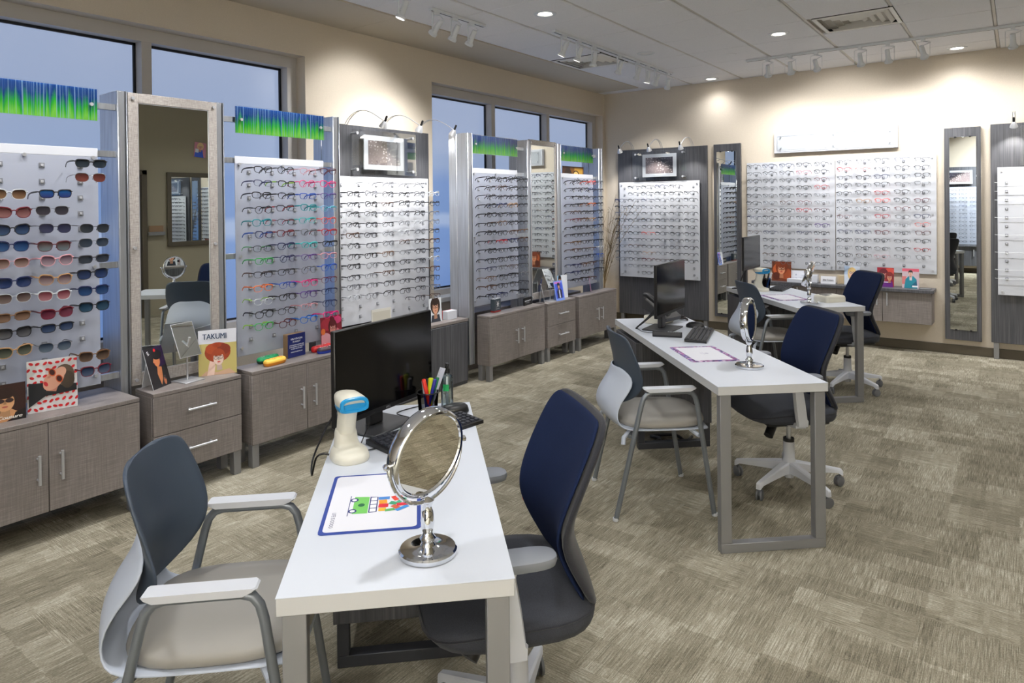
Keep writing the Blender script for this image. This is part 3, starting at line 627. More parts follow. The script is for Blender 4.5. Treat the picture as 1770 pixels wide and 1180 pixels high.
def temple_geo(mb, st, m, s):
    hw, hh, ex, lift, r = STY[st]; y = s*(2*hw+.0158); x0 = fx(y)-.011; zz = hh*.6
    pts = [(x0, y, zz), (x0-.03, y*.995, zz), (x0-.06, y*.98, zz-.001), (.045, y*.95, zz-.004), (.028, y*.93, zz-.012), (.017, y*.91, zz-.027)]
    mb.tube(pts, r, m, 6, up=(0, 1, 0), flat=(max(.0013, r*.6), max(.0022, r*1.45)))
def lens_geo(mb, st, m, s):
    hw, hh, ex, lift, r = STY[st]; cy = s*(hw+.0088); P = rim(cy, 0, hw, hh, ex, lift, s, 18)
    c = mb.V((fx(cy)+.0022, cy, 0)); ids = [mb.V((fx(y), y, z)) for y, z in P]
    for i in range(len(ids)): mb.F((c, ids[i], ids[(i+1) % len(ids)]) if s else (c,), m)
_g = {}
def part_meshes(st):
    if st not in _g:
        L = []
        for fn, args, nm in ((front_geo, (), 'frame_front'), (temple_geo, (-1,), 'temple'), (temple_geo, (1,), 'temple'), (lens_geo, (-1,), 'lens'), (lens_geo, (1,), 'lens')):
            b = MB(); fn(b, st, _lm if nm == 'lens' else _fm, *args); L.append((nm, b.mesh(nm+'_'+st, True, 60)))
        b = MB(); front_geo(b, st, _fm); temple_geo(b, st, _fm, -1); temple_geo(b, st, _fm, 1); lens_geo(b, st, _lm, -1); lens_geo(b, st, _lm, 1)
        _g[st] = (L, b.mesh('eyeglasses_'+st, True, 60))
    return _g[st]
def slot(o, i, m): o.material_slots[i].link = 'OBJECT'; o.material_slots[i].material = m
COL = dict(black=(24, 24, 28), charcoal=(54, 54, 60), navy=(34, 42, 84), blue=(40, 84, 178), teal=(20, 140, 150), turquoise=(70, 190, 190), green=(60, 160, 84), lime=(150, 205, 70), purple=(84, 52, 130), pink=(226, 70, 130),
           rose=(206, 150, 160), red=(178, 34, 40), coral=(226, 92, 80), burgundy=(104, 28, 42), maroon=(88, 36, 44), brown=(84, 58, 44), tortoise=(104, 74, 48), tan=(170, 132, 92), silver=(150, 152, 158), crystal=(196, 200, 206), gold=(180, 150, 96), orange=(220, 112, 50), skyblue=(120, 180, 215), magenta=(232, 40, 130), brightblue=(30, 110, 205), white=(228, 228, 230), grey=(112, 114, 120))
SHOW = dict(brightblue='bright-blue', skyblue='sky-blue')
ORD = 'first second third fourth fifth sixth seventh eighth ninth tenth eleventh twelfth thirteenth fourteenth'.split()
def fmat(c):
    if isinstance(c, tuple): return mat('eyewear_%d_%d_%d' % c, c, .3)
    if c in ('crystal', 'white'): return mat('eyewear_'+c, COL[c], .2)
    if c in ('silver', 'gold'): return mat('eyewear_'+c, COL[c], .3, .8)
    return mat('eyewear_'+c, COL[c], .3)
r3 = random.Random(11)
def pair(y, z, side, off, st, c, label, group, cat, lens, parts, kind='eyeglasses', tcol=None, jit=1.0):
    L, whole = part_meshes(st); x0 = off
    loc = place(side, y, z+.010, off+(0 if side == 'L' else 0)); rot = (r3.uniform(-.03, .03)*jit, r3.uniform(-.05, .03)*jit, BOARD_ROT[side]+r3.uniform(-.05, .05)*jit)
    if parts:
        t = thing(kind, label, cat, loc, rot, group)
        for nm, me in L:
            o = obj(nm, me, t); slot(o, 0, lens if nm == 'lens' else fmat(tcol if (tcol and nm == 'temple') else c))
        return t
    o = obj(kind, whole, None, loc, rot); slot(o, 0, fmat(c)); slot(o, 1, lens); tag(o, label, cat, group); return o
CL = M['lens']
# --- children's board
KID = ["black black rose maroon", "navy black pink pink", "black black blue purple", "black charcoal teal skyblue", "teal charcoal turquoise coral", "navy maroon grey red", "black navy turquoise black",
       "green navy purple rose", "black charcoal grey blue", "orange blue magenta burgundy", "crystal black purple navy", "black black rose navy", "green maroon brightblue magenta"]
KT = {(5, 0): 'blue', (6, 0): 'green', (7, 0): 'green', (1, 1): 'lime', (3, 1): 'red', (5, 1): 'red', (3, 3): 'turquoise', (10, 0): 'lime', (4, 1): 'red', (12, 0): 'lime', (9, 0): 'orange', (1, 3): 'pink', (8, 0): 'brown'}
for i, row in enumerate(KID):
    for j, c in enumerate(row.split()):
        st = ['rect', 'soft', 'round', 'half', 'thin', 'soft', 'rect'][(i*3+j*2+i*j) % 7]
        if i == 12 and j > 1: st = 'cat'
        if c == 'crystal': st = 'thin'
        pair(colC[j], rowsA[i], 'L', -3.855, st, c, '%s eyeglasses, %s row down, %s from left, colourful children frames board' % (SHOW.get(c, c), ORD[i], ORD[j]), 'eyeglasses on the colourful frames board', 'eyeglasses', CL, True, tcol=KT.get((i, j)))
POOL = ['black']*9+['charcoal']*6+['navy', 'brown', 'brown', 'tortoise', 'burgundy', 'silver', 'crystal', 'red', 'grey', 'gold', 'purple', 'tan', 'orange']
STL = ['rect', 'soft', 'round', 'half', 'thin', 'soft', 'cat', 'half', 'thin']
def fill(seed, side, off, cols, zrow, board, group, parts, skip, over={}, pool=POOL, rows=14, sty=STL):
    q = random.Random(seed)
    for i in range(rows):
        for j, a in enumerate(cols):
            c = over.get((i, j)) or q.choice(pool); st = q.choice(sty)
            if (i, j) in skip: continue
            pair(a, zrow(i), side, off, st, c, '%s eyeglasses, %s row down, %s from left, %s' % (SHOW.get(c, c), ORD[i], ORD[j], board), group, 'eyeglasses', CL, parts)
PIER = ['black', 'black', 'black', 'charcoal', 'charcoal', 'silver', 'crystal', 'grey', 'brown', 'charcoal', 'black']
fill(21, 'L', -4.385, c6(4.06), lambda i: 1.722-.0835*i, 'board between the windows', 'eyeglasses on the board between the windows', True, {(0, 0), (0, 5), (12, 0), (12, 1), (12, 2), (12, 3)}, pool=PIER, rows=13, over={(7, 2): 'tortoise', (1, 3): 'black'})
fill(31, 'L', -3.875, colD, lambda i: rowsA[i], 'board left of narrow mirror', 'eyeglasses on the board left of the narrow mirror', True, {(13, 2)}, over={(3, 2): 'tan', (5, 2): 'charcoal', (7, 1): 'red', (10, 2): 'brown', (13, 1): 'navy'}, pool=['black']*8+['charcoal']*3+['brown', 'navy', 'tortoise', 'silver'])
fill(41, 'L', -3.875, colF, lambda i: rowsA[i], 'board right of narrow mirror', 'eyeglasses on the board right of the narrow mirror', False, {(13, 3)}, over={(0, 2): 'coral', (3, 2): 'orange', (5, 2): 'tan', (9, 3): 'white', (10, 3): 'blue', (12, 0): 'navy'}, pool=['black']*8+['charcoal']*3+['brown', 'navy', 'tortoise', 'burgundy'])
JO = {(0, 4): 'black', (1, 0): 'red', (1, 1): 'coral', (4, 2): 'red', (5, 1): 'tan', (5, 2): 'coral', (5, 4): 'burgundy', (6, 3): 'burgundy', (7, 0): 'burgundy', (7, 2): 'red', (7, 4): 'navy', (8, 4): 'coral', (9, 2): 'burgundy', (9, 4): 'maroon', (11, 4): 'red', (12, 2): 'rose', (12, 3): 'silver', (10, 4): 'black'}
fill(51, 'B', 8.145, colJ, lambda i: 1.957-.0835*i, 'white board beside slim mirror', 'eyeglasses on the white board beside the slim mirror', False, {(13, 2), (13, 3), (13, 4)}, over=JO, pool=['black']*7+['charcoal']*4+['brown', 'silver', 'navy'])
# --- the smallest, furthest rows: one object
mb = MB(); q = random.Random(61); lm = CL
def one(mb, st, M4, fm):
    mb.M = M4; front_geo(mb, st, fm)
    for s in (-1, 1): temple_geo(mb, st, fm, s); lens_geo(mb, st, lm, s)
def many(cols, z, y, rows, skip, over, rot=-pi/2, sgn=1):
    for i in range(rows):
        for j, a in enumerate(cols):
            c = over.get((i, j)) or q.choice(['black']*6+['charcoal']*5+['brown', 'navy', 'silver', 'grey']); st = q.choice(STL); jt = q.uniform(-.05, .05)
            if (i, j) in skip: continue
            one(mb, st, Matrix.Translation((a, y, z(i)+.01)) @ Matrix.Rotation(rot+jt, 4, 'Z'), fmat(c))
many(colI, lambda i: 1.948-.0842*i, 8.145, 14, {(13, 3), (11, 0), (12, 0), (13, 0), (10, 0)}, {(5, 3): 'burgundy', (6, 3): 'red', (2, 4): 'burgundy', (1, 3): 'rose', (3, 4): 'red', (6, 4): 'maroon', (8, 4): 'purple', (10, 4): 'burgundy', (4, 4): 'silver'})
many(c6(-3.675), lambda i: 1.742-.0835*i, 8.065, 14, {(0, 0), (0, 5), (1, 0), (12, 0), (12, 5), (13, 0), (13, 1), (13, 4), (13, 5)}, {(7, 2): 'coral', (10, 2): 'tan', (11, 2): 'burgundy'})
many([-1.5+.188*i for i in range(6)], lambda i: 1.74-.0835*i, -1.09, 14, set(), {}, rot=pi/2)
mb.M = Matrix(); o = obj('eyeglasses', mb, None, ang=60); tag(o, 'rows of small distant eyeglasses on the corner board and the board behind monitor', 'eyeglasses', 'distant eyeglasses', 'stuff')
# --- sunglasses: style, frame colour, lens (top, bottom), words
SUN = {
 (2, 0): ('sun', 'crystal', (92, 62, 44), (176, 136, 104), 'brown-lensed sunglasses with pale clear frame'), (3, 0): ('suncat', 'burgundy', (126, 70, 72), (196, 140, 140), 'dark red sunglasses with rosy lenses'),
 (4, 0): ('suncat', 'black', (34, 54, 98), (84, 112, 158), 'black cat-eye sunglasses with navy lenses'), (5, 0): ('sun', 'navy', (28, 66, 128), (72, 116, 176), 'navy sunglasses with blue lenses'),
 (6, 0): ('sunwire', 'rose', (110, 74, 62), (200, 170, 160), 'rosy wire sunglasses with brown faded lenses'), (7, 0): ('sun', 'navy', (26, 44, 90), (70, 92, 150), 'dark navy sunglasses with blue lenses'),
 (8, 0): ('sunwire', 'crystal', (86, 66, 62), (160, 140, 136), 'clear sunglasses with grey-brown lenses'), (9, 0): ('sunrect', 'tortoise', (104, 70, 52), (186, 150, 128), 'tortoise sunglasses with light brown lenses'),
 (10, 0): ('sun', 'black', (60, 60, 66), (130, 130, 136), 'black sunglasses with smoky lenses'), (11, 0): ('suncat', 'tan', (72, 76, 66), (132, 136, 120), 'tan sunglasses with olive lenses'),
 (2, 1): ('sunrect', 'black', (40, 120, 205), (60, 70, 150), 'black sunglasses with mirrored blue lenses'), (3, 1): ('sunwire', 'silver', (62, 60, 72), (92, 88, 100), 'silver wire sunglasses with grey lenses'),
 (4, 1): ('sunwire', 'charcoal', (52, 54, 88), (88, 92, 130), 'thin dark sunglasses with indigo lenses'), (5, 1): ('sun', 'maroon', (120, 84, 84), (150, 170, 180), 'maroon sunglasses with mirrored grey lenses'),
 (6, 1): ('suncat', 'rose', (136, 100, 124), (206, 184, 198), 'blush sunglasses with mauve lenses'), (7, 1): ('suncat', 'tan', (140, 104, 112), (216, 190, 192), 'sand coloured sunglasses with faded rose lenses'),
 (8, 1): ('sun', 'crystal', (164, 74, 92), (222, 150, 160), 'clear sunglasses with pink-red lenses'), (9, 1): ('sun', 'burgundy', (112, 36, 62), (170, 84, 110), 'burgundy sunglasses with wine lenses'),
 (10, 1): ('sunrect', 'black', (38, 56, 100), (90, 110, 150), 'black sunglasses with slate-blue lenses'), (11, 1): ('sunwire', 'silver', (62, 82, 112), (140, 160, 184), 'silver sunglasses with blue-grey faded lenses'),
 (0, 2): ('sunrect', 'black', (36, 46, 58), (70, 84, 98), 'black rectangular sunglasses with grey lenses'), (1, 2): ('sunwire', 'silver', (110, 50, 46), (160, 90, 82), 'rimless sunglasses with red-brown lenses'),
 (4, 2): ('sunwire', 'charcoal', (50, 58, 68), (84, 92, 102), 'thin dark sunglasses with grey lenses'), (5, 2): ('sunwire', 'grey', (48, 62, 82), (82, 96, 116), 'grey sunglasses with steel-blue lenses'),
 (6, 2): ('sunrect', 'charcoal', (50, 58, 72), (86, 96, 112), 'charcoal rectangular sunglasses with smoke lenses'), (7, 2): ('sun', 'black', (30, 50, 96), (66, 88, 140), 'black sunglasses with deep blue lenses'),
 (8, 2): ('sun', 'navy', (28, 64, 120), (66, 104, 160), 'navy sunglasses with bright blue lenses'), (9, 2): ('sun', 'black', (30, 66, 96), (72, 110, 140), 'black sunglasses with teal-blue lenses'),
 (12, 2): ('sun', 'tortoise', (70, 52, 46), (140, 116, 100), 'olive tortoise sunglasses with brown lenses'), (13, 2): ('sun', 'burgundy', (46, 66, 104), (104, 124, 156), 'wine red sunglasses with blue lenses')}
for (i, j), (st, c, top, bot, words) in SUN.items():
    top = tuple(int(v*.62) for v in top); bot = tuple(int(v*.70) for v in bot); lm_ = shade('lens_%d_%d' % (i, j), top, bot, -.02, .02, .06 if st != 'sunwire' else .12)
    pair(colA[j], rowsA[i], 'L', -3.855, st, c, '%s, %s row down, %s column' % (words, ORD[i], ORD[j]), 'sunglasses on the frosted board', 'sunglasses', lm_, True, 'sunglasses', jit=1.2)
# ------------------------------------------------------------------ tables
T = {1: (Vector((-1.237, .829, 0)), rad(44.38)), 2: (Vector((-1.061, 2.93, 0)), rad(42.4)), 3: (Vector((-1.355, 5.449, 0)), rad(41.4))}
def tp(k, x, y, z=0):        # table-local point -> world
    o, a = T[k]; return (o.x+x*cos(a)-y*sin(a), o.y+x*sin(a)+y*cos(a), z)
def table(k, L, W, label, py0):
    o, a = T[k]; t = thing('consultation_table', label, 'table', o, a, 'white consultation tables')
    b = MB().box(.001, W-.001, .001, L-.001, .7005, .739, M['edge'], .0015).box(0, W, 0, L, .7385, .740, M['white'], .0006); obj('tabletop', b, t)
    for x in (.012, W-.062): obj('leg', MB().box(x, x+.05, .006, .046, .042, .70, M['leg'], .002), t)
    obj('foot_bar', MB().box(.012, W-.012, .006, .046, 0, .042, M['leg'], .002), t)
    p = obj('pedestal', MB().box(.004, W-.02, py0, L-.02, .15, .672, M['dark'], .002), t)
    obj('pedestal_cleat', MB().box(.06, W-.06, py0+.03, L-.05, .672, .7005, M['black']), p)
    for y in (py0+.004, L-.07):
        f = MB().box(.016, W-.03, y, y+.045, 0, .04, M['ledge'], .002)
        for x in (.016, W-.07): f.box(x, x+.04, y, y+.045, .04, .15, M['ledge'], .002)
        obj('pedestal_foot', f, p)
    return t
table(1, 1.34, .502, 'white table with the barcode scanner and big round chrome mirror in front', .872)
table(2, 1.80, .512, 'longest white table, with the desk phone, in the middle of the room', 1.29)
table(3, 1.36, .548, 'white table by the wall-hung counter, with the beige label printer', .88)

# ------------------------------------------------------------------ guest chairs (face local +x)
def super_ring(cx, cy, rx, ry, z, e=4.0, n=28, f=None):
    R = []
    for i in range(n):
        a = 2*pi*i/n; c, s = cos(a), sin(a); x = cx+rx*math.copysign(abs(c)**(2/e), c); y = cy+ry*math.copysign(abs(s)**(2/e), s); R.append((x, y, z if f is None else z+f(x, y)))
    return R
def guest_chair(label, loc, rot):
    t = thing('guest_chair', label, 'chair', loc, rot, 'guest armchairs at the tables')
    def grid(prof, n=13):
        return [[(x+wr*abs(u)**2.2, hw*u, z) for u in [(-1+2*i/(n-1)) for i in range(n)]] for z, x, hw, wr in prof]
    sh = MB().sheet(grid([(.418, .255, .195, -.01), (.424, .235, .226, -.004), (.426, .08, .234, 0), (.428, -.10, .234, .006), (.432, -.19, .230, .015), (.45, -.240, .220, .03), (.485, -.268, .205, .045), (.525, -.276, .196, .06), (.57, -.264, .192, .075), (.615, -.236, .190, .085), (.655, -.210, .178, .08), (.69, -.198, .145, .055), (.71, -.195, .08, .018)]), M['shell'])
    s = obj('shell', sh, t, ang=180); m = s.modifiers.new('t', 'SOLIDIFY'); m.thickness = .009; m.offset = 0; s.modifiers.new('s', 'SUBSURF').render_levels = 1
    bk = MB().sheet(grid([(.520, -.205, .05, .012), (.538, -.200, .115, .035), (.575, -.188, .165, .07), (.62, -.176, .196, .085), (.67, -.170, .214, .080), (.73, -.176, .220, .070), (.79, -.188, .216, .058), (.84, -.199, .207, .050), (.868, -.205, .194, .044), (.882, -.209, .172, .035), (.889, -.211, .135, .022), (.891, -.212, .08, .01)]), M['slate'])
    s = obj('backrest', bk, t, ang=180); m = s.modifiers.new('t', 'SOLIDIFY'); m.thickness = .011; m.offset = 0; s.modifiers.new('s', 'SUBSURF').render_levels = 1
    dome = lambda k: (lambda x, y: k*(.012*(1-(y/.22)**2)-.05*max(0, (x-.16))**1.3))
    c = MB(); c.loft([super_ring(.025, 0, .222, .214, .430, 3.2), super_ring(.025, 0, .232, .224, .440, 3.2), super_ring(.025, 0, .232, .224, .455, 3.2), super_ring(.025, 0, .225, .216, .466, 3.2, f=dome(.5)), super_ring(.025, 0, .17, .16, .470, 2.8, f=dome(1)), super_ring(.025, 0, .06, .05, .472, 2.2, f=dome(1))], M['seat']); obj('seat_cushion', c, t, ang=180)
    for sgn in (-1, 1):
        y = sgn*.247; P = [(-.245, y, .008), (-.115, y, .555), (-.103, y, .592), (-.085, y, .613), (-.06, y, .621), (.115, y, .621), (.142, y, .613), (.158, y, .592), (.168, y, .555), (.25, y, .008)]
        fr = obj('arm_frame', MB().tube(P, .0125, M['tube'], 12), t)
        for x in (-.247, .252): obj('foot_glide', MB().lathe([(.0, 0), (.013, 0), (.015, .004), (.014, .016), (.0, .016)], M['chairw'], 12, (x, y, 0), False, False), fr)
        pd = MB(); pd.loft([[(xx, y+sgn*.004+yy, z) for xx, yy in ((-.10+i_, -.026), (.15-i_*1.2, -.026), (.158-i_*1.6, -.018), (.158-i_*1.6, .018), (.15-i_*1.2, .026), (-.10+i_, .026), (-.105+i_, .02), (-.105+i_, -.02))] for z, i_ in ((.628, .022), (.637, .004), (.642, 0), (.646, .003))], M['chairw']); obj('arm_pad', pd, t)
        for x0, x1 in ((-.205, -.16), (.18, .15)): obj('seat_bracket', MB().tube([(x0, y*.98, .37 if x0 < 0 else .40), (x0*.97, y*.93, .40), (x1, y*.78, .418)], .011, M['shell'], 8), t)
    obj('cross_bar', MB().tube([(-.17, -.235, .405), (-.15, -.19, .412), (-.15, .19, .412), (-.17, .235, .405)], .010, M['tube'], 8), t)
    return t
ch = guest_chair('guest chair with slate back at the near table beside the two-drawer cabinet', tp(1, -.245, .497), T[1][1])
dup(ch, tp(2, -.12, .615), T[2][1]-.01, 'guest chair with slate back at the middle table, seen from behind')
dup(ch, tp(3, -.02, .505), T[3][1]+.02, 'guest chair with slate back tucked in at the furthest table')

# ------------------------------------------------------------------ task chairs (face local -x)
def task_chair(label, loc, rot, base):
    t = thing('task_chair', label, 'office chair', loc, rot, 'navy task chairs behind the tables')
    def ring(z, x, hw, th, wrap, n=24, e=3.4):
        R = []
        for i in range(n):
            a = 2*pi*i/n; c, s = cos(a), sin(a); yy = hw*math.copysign(abs(s)**(2/e), s); xx = th*math.copysign(abs(c)**(2/e), c); R.append((x+xx-wrap*(abs(yy)/max(hw, .01))**2.4, yy, z))
        return R
    prof = [(.455, .178, .165, .010, .0), (.47, .176, .195, .018, .01), (.52, .166, .208, .022, .03), (.58, .145, .212, .022, .045), (.64, .124, .214, .021, .05), (.70, .125, .224, .020, .045), (.78, .148, .234, .019, .035), (.86, .178, .230, .018, .026), (.91, .197, .222, .017, .02), (.94, .209, .208, .015, .016), (.957, .216, .185, .011, .012), (.965, .219, .14, .005, .006)]
    b = MB().loft([ring(*p) for p in prof], M['fabd']); o_ = obj('back_frame', b, t, ang=60); o_.modifiers.new('s', 'SUBSURF').render_levels = 1; o_.modifiers['s'].levels = 1
    f = MB(); rows = []
    for z, x, hw, th, wr in prof[1:-1]:
        rows.append([(x-th-.004-wr*(abs(u)*.93)**2.4, hw*u*.93, z) for u in [(-1+2*i/12) for i in range(13)]])
    f.sheet(rows, M['navy']); s = obj('back_cushion', f, t, ang=180); m = s.modifiers.new('t', 'SOLIDIFY'); m.thickness = .012; m.offset = 0; s.modifiers.new('s', 'SUBSURF').render_levels = 2
    obj('back_label', MB().box(.072, .094, .198, .213, .600, .616, ink(200, 90, 50)), t)
    dm = lambda k: (lambda x, y: -k*max(0, -x-.12)**2*1.4)
    c = MB().loft([super_ring(-.045, 0, .20, .20, .405, 3.2), super_ring(-.045, 0, .235, .235, .415, 3.4), super_ring(-.045, 0, .242, .243, .435, 3.4), super_ring(-.045, 0, .243, .243, .463, 3.4, f=dm(1)), super_ring(-.045, 0, .235, .235, .478, 3.4, f=dm(1)), super_ring(-.045, 0, .19, .19, .486, 3.0, f=dm(1)), super_ring(-.045, 0, .05, .05, .488, 2.2, f=dm(1))], M['fab']); obj('seat', c, t, ang=60)
    pp = MB().loft([super_ring(-.045, 0, .2435, .2435, .458, 3.4, f=dm(1)), super_ring(-.045, 0, .246, .246, .461, 3.4, f=dm(1)), super_ring(-.045, 0, .2435, .2435, .464, 3.4, f=dm(1))], M['fabd'], False, False); obj('seat_piping', pp, t)
    obj('seat_pan', MB().box(-.2, .14, -.17, .17, .385, .407, M['black'], .008).box(.10, .19, -.05, .05, .38, .47, M['black'], .01), t)
    obj('mechanism', MB().box(-.10, .09, -.06, .06, .35, .388, M['black'], .012), t)
    obj('tension_knob', MB().cyl((-.11, -.05, .372), (-.16, -.09, .315), .024, M['black'], 16), t)
    for sgn in (-1, 1):
        y = sgn*.272
        ap = obj('arm_post', MB().loft([[(x+a, y+b, z) for a, b in ((-w, -.016), (w, -.016), (w+.006, 0), (w, .016), (-w, .016), (-w-.006, 0))] for x, z, w in ((-.072, .420, .024), (-.072, .448, .0255), (-.076, .454, .024), (-.086, .54, .023), (-.096, .62, .020), (-.098, .648, .026))], M['chairw']), t)
        obj('arm_bracket', MB().loft([[(-.072+a, yy, z+(.03 if abs(yy) > .2 else 0)) for a, z in ((-.026, .375), (.026, .375), (.028, .385), (.024, .402), (-.024, .402), (-.028, .385))] for yy in (sgn*.06, sgn*.262)], M['chairw']), ap)
        pad = MB(); out = lambda k: [(-.065+(.10-k)*math.copysign(abs(cos(a))**.6, cos(a)), y+(.044-k)*math.copysign(abs(sin(a))**.75, sin(a))) for a in [2*pi*i/28 for i in range(28)]]
        pad.loft([[(x, yy, z) for x, yy in out(k)] for z, k in ((.646, .012), (.650, .004), (.662, 0), (.672, .002), (.677, .010))], M['padg']); obj('arm_pad', pad, t)
    obj('gas_lift', MB().cyl((0, 0, .22), (0, 0, .36), .0125, M['steel'], 16), t)
    obj('lift_collar', MB().lathe([(.012, .262), (.027, .262), (.029, .268), (.029, .25)], M['black'], 20, cap0=False, cap1=False), t)
    hub = obj('base_hub', MB().lathe([(.0, .055), (.024, .055), (.027, .07), (.034, .105), (.034, .15), (.030, .165), (.0285, .262), (.014, .262)], M['chairw'], 24, cap1=False), t)
    for i in range(5):
        a = rad(base+72*i); R = Matrix.Rotation(a, 4, 'Z')
        arm = MB(); arm.M = R; arm.loft([[(x, yy, zz) for yy, zz in ((-w, z0), (w, z0), (w*.9, z1-.006), (w*.6, z1), (-w*.6, z1), (-w*.9, z1-.006))] for x, w, z0, z1 in ((.02, .026, .085, .145), (.08, .024, .088, .135), (.18, .020, .082, .115), (.262, .017, .076, .098), (.285, .014, .060, .093), (.292, .010, .060, .085))], M['chairw']); ao = obj('base_arm', arm, t)
        w_ = MB(); w_.M = R @ Matrix.Translation((.274, 0, .028)) @ Matrix.Rotation(.5+i, 4, 'Z')
        for yy in (-.016, .004):
            w_.loft([[(r*cos(q_), yy+dy, r*sin(q_)) for q_ in [2*pi*j/20 for j in range(20)]] for r, dy in ((.022, 0), (.028, .002), (.028, .010), (.022, .012))], M['caster'])
        w_.box(-.012, .012, -.005, .005, -.004, .034, M['caster'], .002); obj('caster', w_, ao)
    return t
tk = task_chair('navy task chair at the near table, its back angled towards the open floor', tp(1, .575, .495), T[1][1]+rad(6), 62)
for lab, k, x, y, r_ in (('navy task chair pulled up to the middle table', 2, .665, .648, 0), ('navy task chair at the furthest table by the counter', 3, .645, .41, -1)):
    d_ = dup(tk, tp(k, x, y), T[k][1]+rad(r_), lab); bs = (-5-62) if k == 2 else (0-62)
    for c_ in d_.children:
        if c_.name.startswith('base_arm'): c_.rotation_euler = (0, 0, rad(bs))

# ------------------------------------------------------------------ desk equipment
def vanity(k, x, y, yaw, lean, label):
    p = tp(k, x, y, .74); t = thing('vanity_mirror', label, 'mirror', p, (0, 0, yaw), 'round chrome vanity mirrors')
    obj('base', MB().lathe([(.0, 0), (.066, 0), (.068, .003), (.068, .011), (.064, .015), (.05, .0155), (.03, .0165), (.018, .02), (.012, .03), (.0, .03)], M['chrome'], 40, cap0=False, cap1=False), t)
    obj('stem', MB().lathe([(.012, .02), (.016, .03), (.019, .036), (.013, .044), (.011, .049), (.0135, .055), (.0165, .075), (.0135, .098), (.0105, .11), (.014, .118), (.016, .124), (.0, .132)], M['chrome'], 24, cap0=False, cap1=False), t)
    yk = MB(); yk.tube([(0, .113*sin(a), .235-.113*cos(a)) for a in [(-pi*.5)+pi*i/24 for i in range(25)]], .0045, M['chrome'], 8); obj('yoke', yk, t)
    h = thing('mirror_head', None, None, (0, 0, .235), (0, lean, 0)); h.parent = t
    ring = MB(); ring.loft([[(dx, r*cos(a), r*sin(a)) for a in [2*pi*i/48 for i in range(48)]] for r, dx in ((.093, .011), (.096, .0155), (.103, .015), (.106, .009), (.106, -.015), (.103, -.0205), (.096, -.021), (.093, -.017))], M['chrome'], False, False); o = obj('mirror_ring', ring, t, (0, 0, .235), (0, lean, 0), ang=60)
    for s in (-1, 1): obj('pivot_knob', MB().lathe([(.0, .105), (.004, .106), (.004, .112), (.008, .118), (.008, .124), (.0, .129)], M['chrome'], 12, cap0=False, cap1=False), t, (0, 0, .235), (s*pi/2, 0, 0))
    for dx, nm in ((.0115, 'mirror_glass'), (-.0175, 'mirror_glass')):
        g = MB(); ids = [g.V((dx, .094*cos(a), .094*sin(a))) for a in [2*pi*i/48 for i in range(48)]]; g.F(ids if dx > 0 else list(reversed(ids)), M['smear'] if dx > 0 else M['mirror']); obj(nm, g, t, (0, 0, .235), (0, lean, 0), smooth=False)
    bpy.data.objects.remove(h); return t
vanity(1, .316, .139, T[1][1]-rad(48), rad(11), 'big round chrome mirror on the near table beside the bus-print desk mat')
vanity(2, .295, .325, T[2][1]-rad(37.5), rad(-2), 'round chrome mirror on the middle table, nearly edge-on')
vanity(3, .205, .20, T[3][1]-rad(36), rad(20), 'round chrome mirror on the furthest table, tilted towards the floor')
def monitor(k, x, y, yaw, z0, label, badge=None, w=.53, h=.325, off=.06):
    t = thing('computer_monitor', label, 'monitor', tp(k, x, y, .74), yaw, 'desktop monitors')      # faces local +x
    obj('screen_shell', MB().box(off-.016, off+.004, -w/2, w/2, z0-.74, z0-.74+h, M['black'], .003).box(off-.036, off-.014, -w*.3, w*.3, z0-.70, z0-.74+h*.75, M['black'], .01), t)
    obj('screen_glass', MB().box(off+.004, off+.0052, -w/2+.004, w/2-.004, z0-.74+.020, z0-.74+h-.004, M['gloss']), t)
    if badge:
        b = MB(); text(b, badge, 0, z0-.73, .024, M['steel'], x=off+.0052, height=.0075, bold=True); obj('badge', b, t)
    obj('stand_post', MB().box(-.02, .012, -.035, .035, .008, z0-.74+h*.45, M['grey'], .006), t)
    obj('stand_base', MB().box(-.095, .10, -.115, .115, 0, .009, M['grey'], .003), t)
    return t
monitor(1, .135, 1.10, T[1][1]+rad(-38), .81, 'black monitor on the near table behind the barcode scanner', 'DELL')
monitor(2, .205, 1.385, T[2][1]+rad(-38), .845, 'black monitor on the middle table in front of the desk phone')
monitor(3, .13, 1.215, T[3][1]+rad(-40), .925, 'raised black monitor on the furthest table beside the slim mirror', w=.53, h=.305)
keyme = None
def keyboard(k, x, y, yaw, label, w=.43, d=.125):
    global keyme
    t = thing('keyboard', label, 'keyboard', tp(k, x, y, .74), yaw, 'black keyboards')
    obj('key_tray', MB().loft([[(-w/2, -d/2, z0), (w/2, -d/2, z0), (w/2, d/2, z1), (-w/2, d/2, z1)] for z0, z1 in ((.0, .004), (.012, .020))], M['black']), t)
    if keyme is None: keyme = MB().loft([[(-a, -b, z), (a, -b, z), (a, b, z), (-a, b, z)] for a, b, z in ((.0082, .0082, 0), (.0068, .0070, .006))], M['key']).mesh('key')
    for r in range(5):
        yy = -d/2+.017+r*.0225; z = .012+.008*(yy+d/2)/d
        for c in range(19):
            if c in (14,): continue
            if r == 0 and 3 < c < 9: continue
            obj('key', keyme, t, (-w/2+.022+c*.0215, yy, z))
        if r == 0: obj('space_key', MB().box(-.118, -.013, yy-.0075, yy+.0075, z, z+.006, M['key'], .002), t)
    return t
keyboard(1, .325, .975, T[1][1]+rad(38), 'black keyboard on the near table, half hidden by the round mirror')
keyboard(2, .350, 1.112, T[2][1]+rad(62), 'black keyboard on the middle table next to the floral desk mat')
keyboard(3, .43, 1.12, T[3][1]+rad(50), 'black keyboard on the furthest table behind the floral mat')
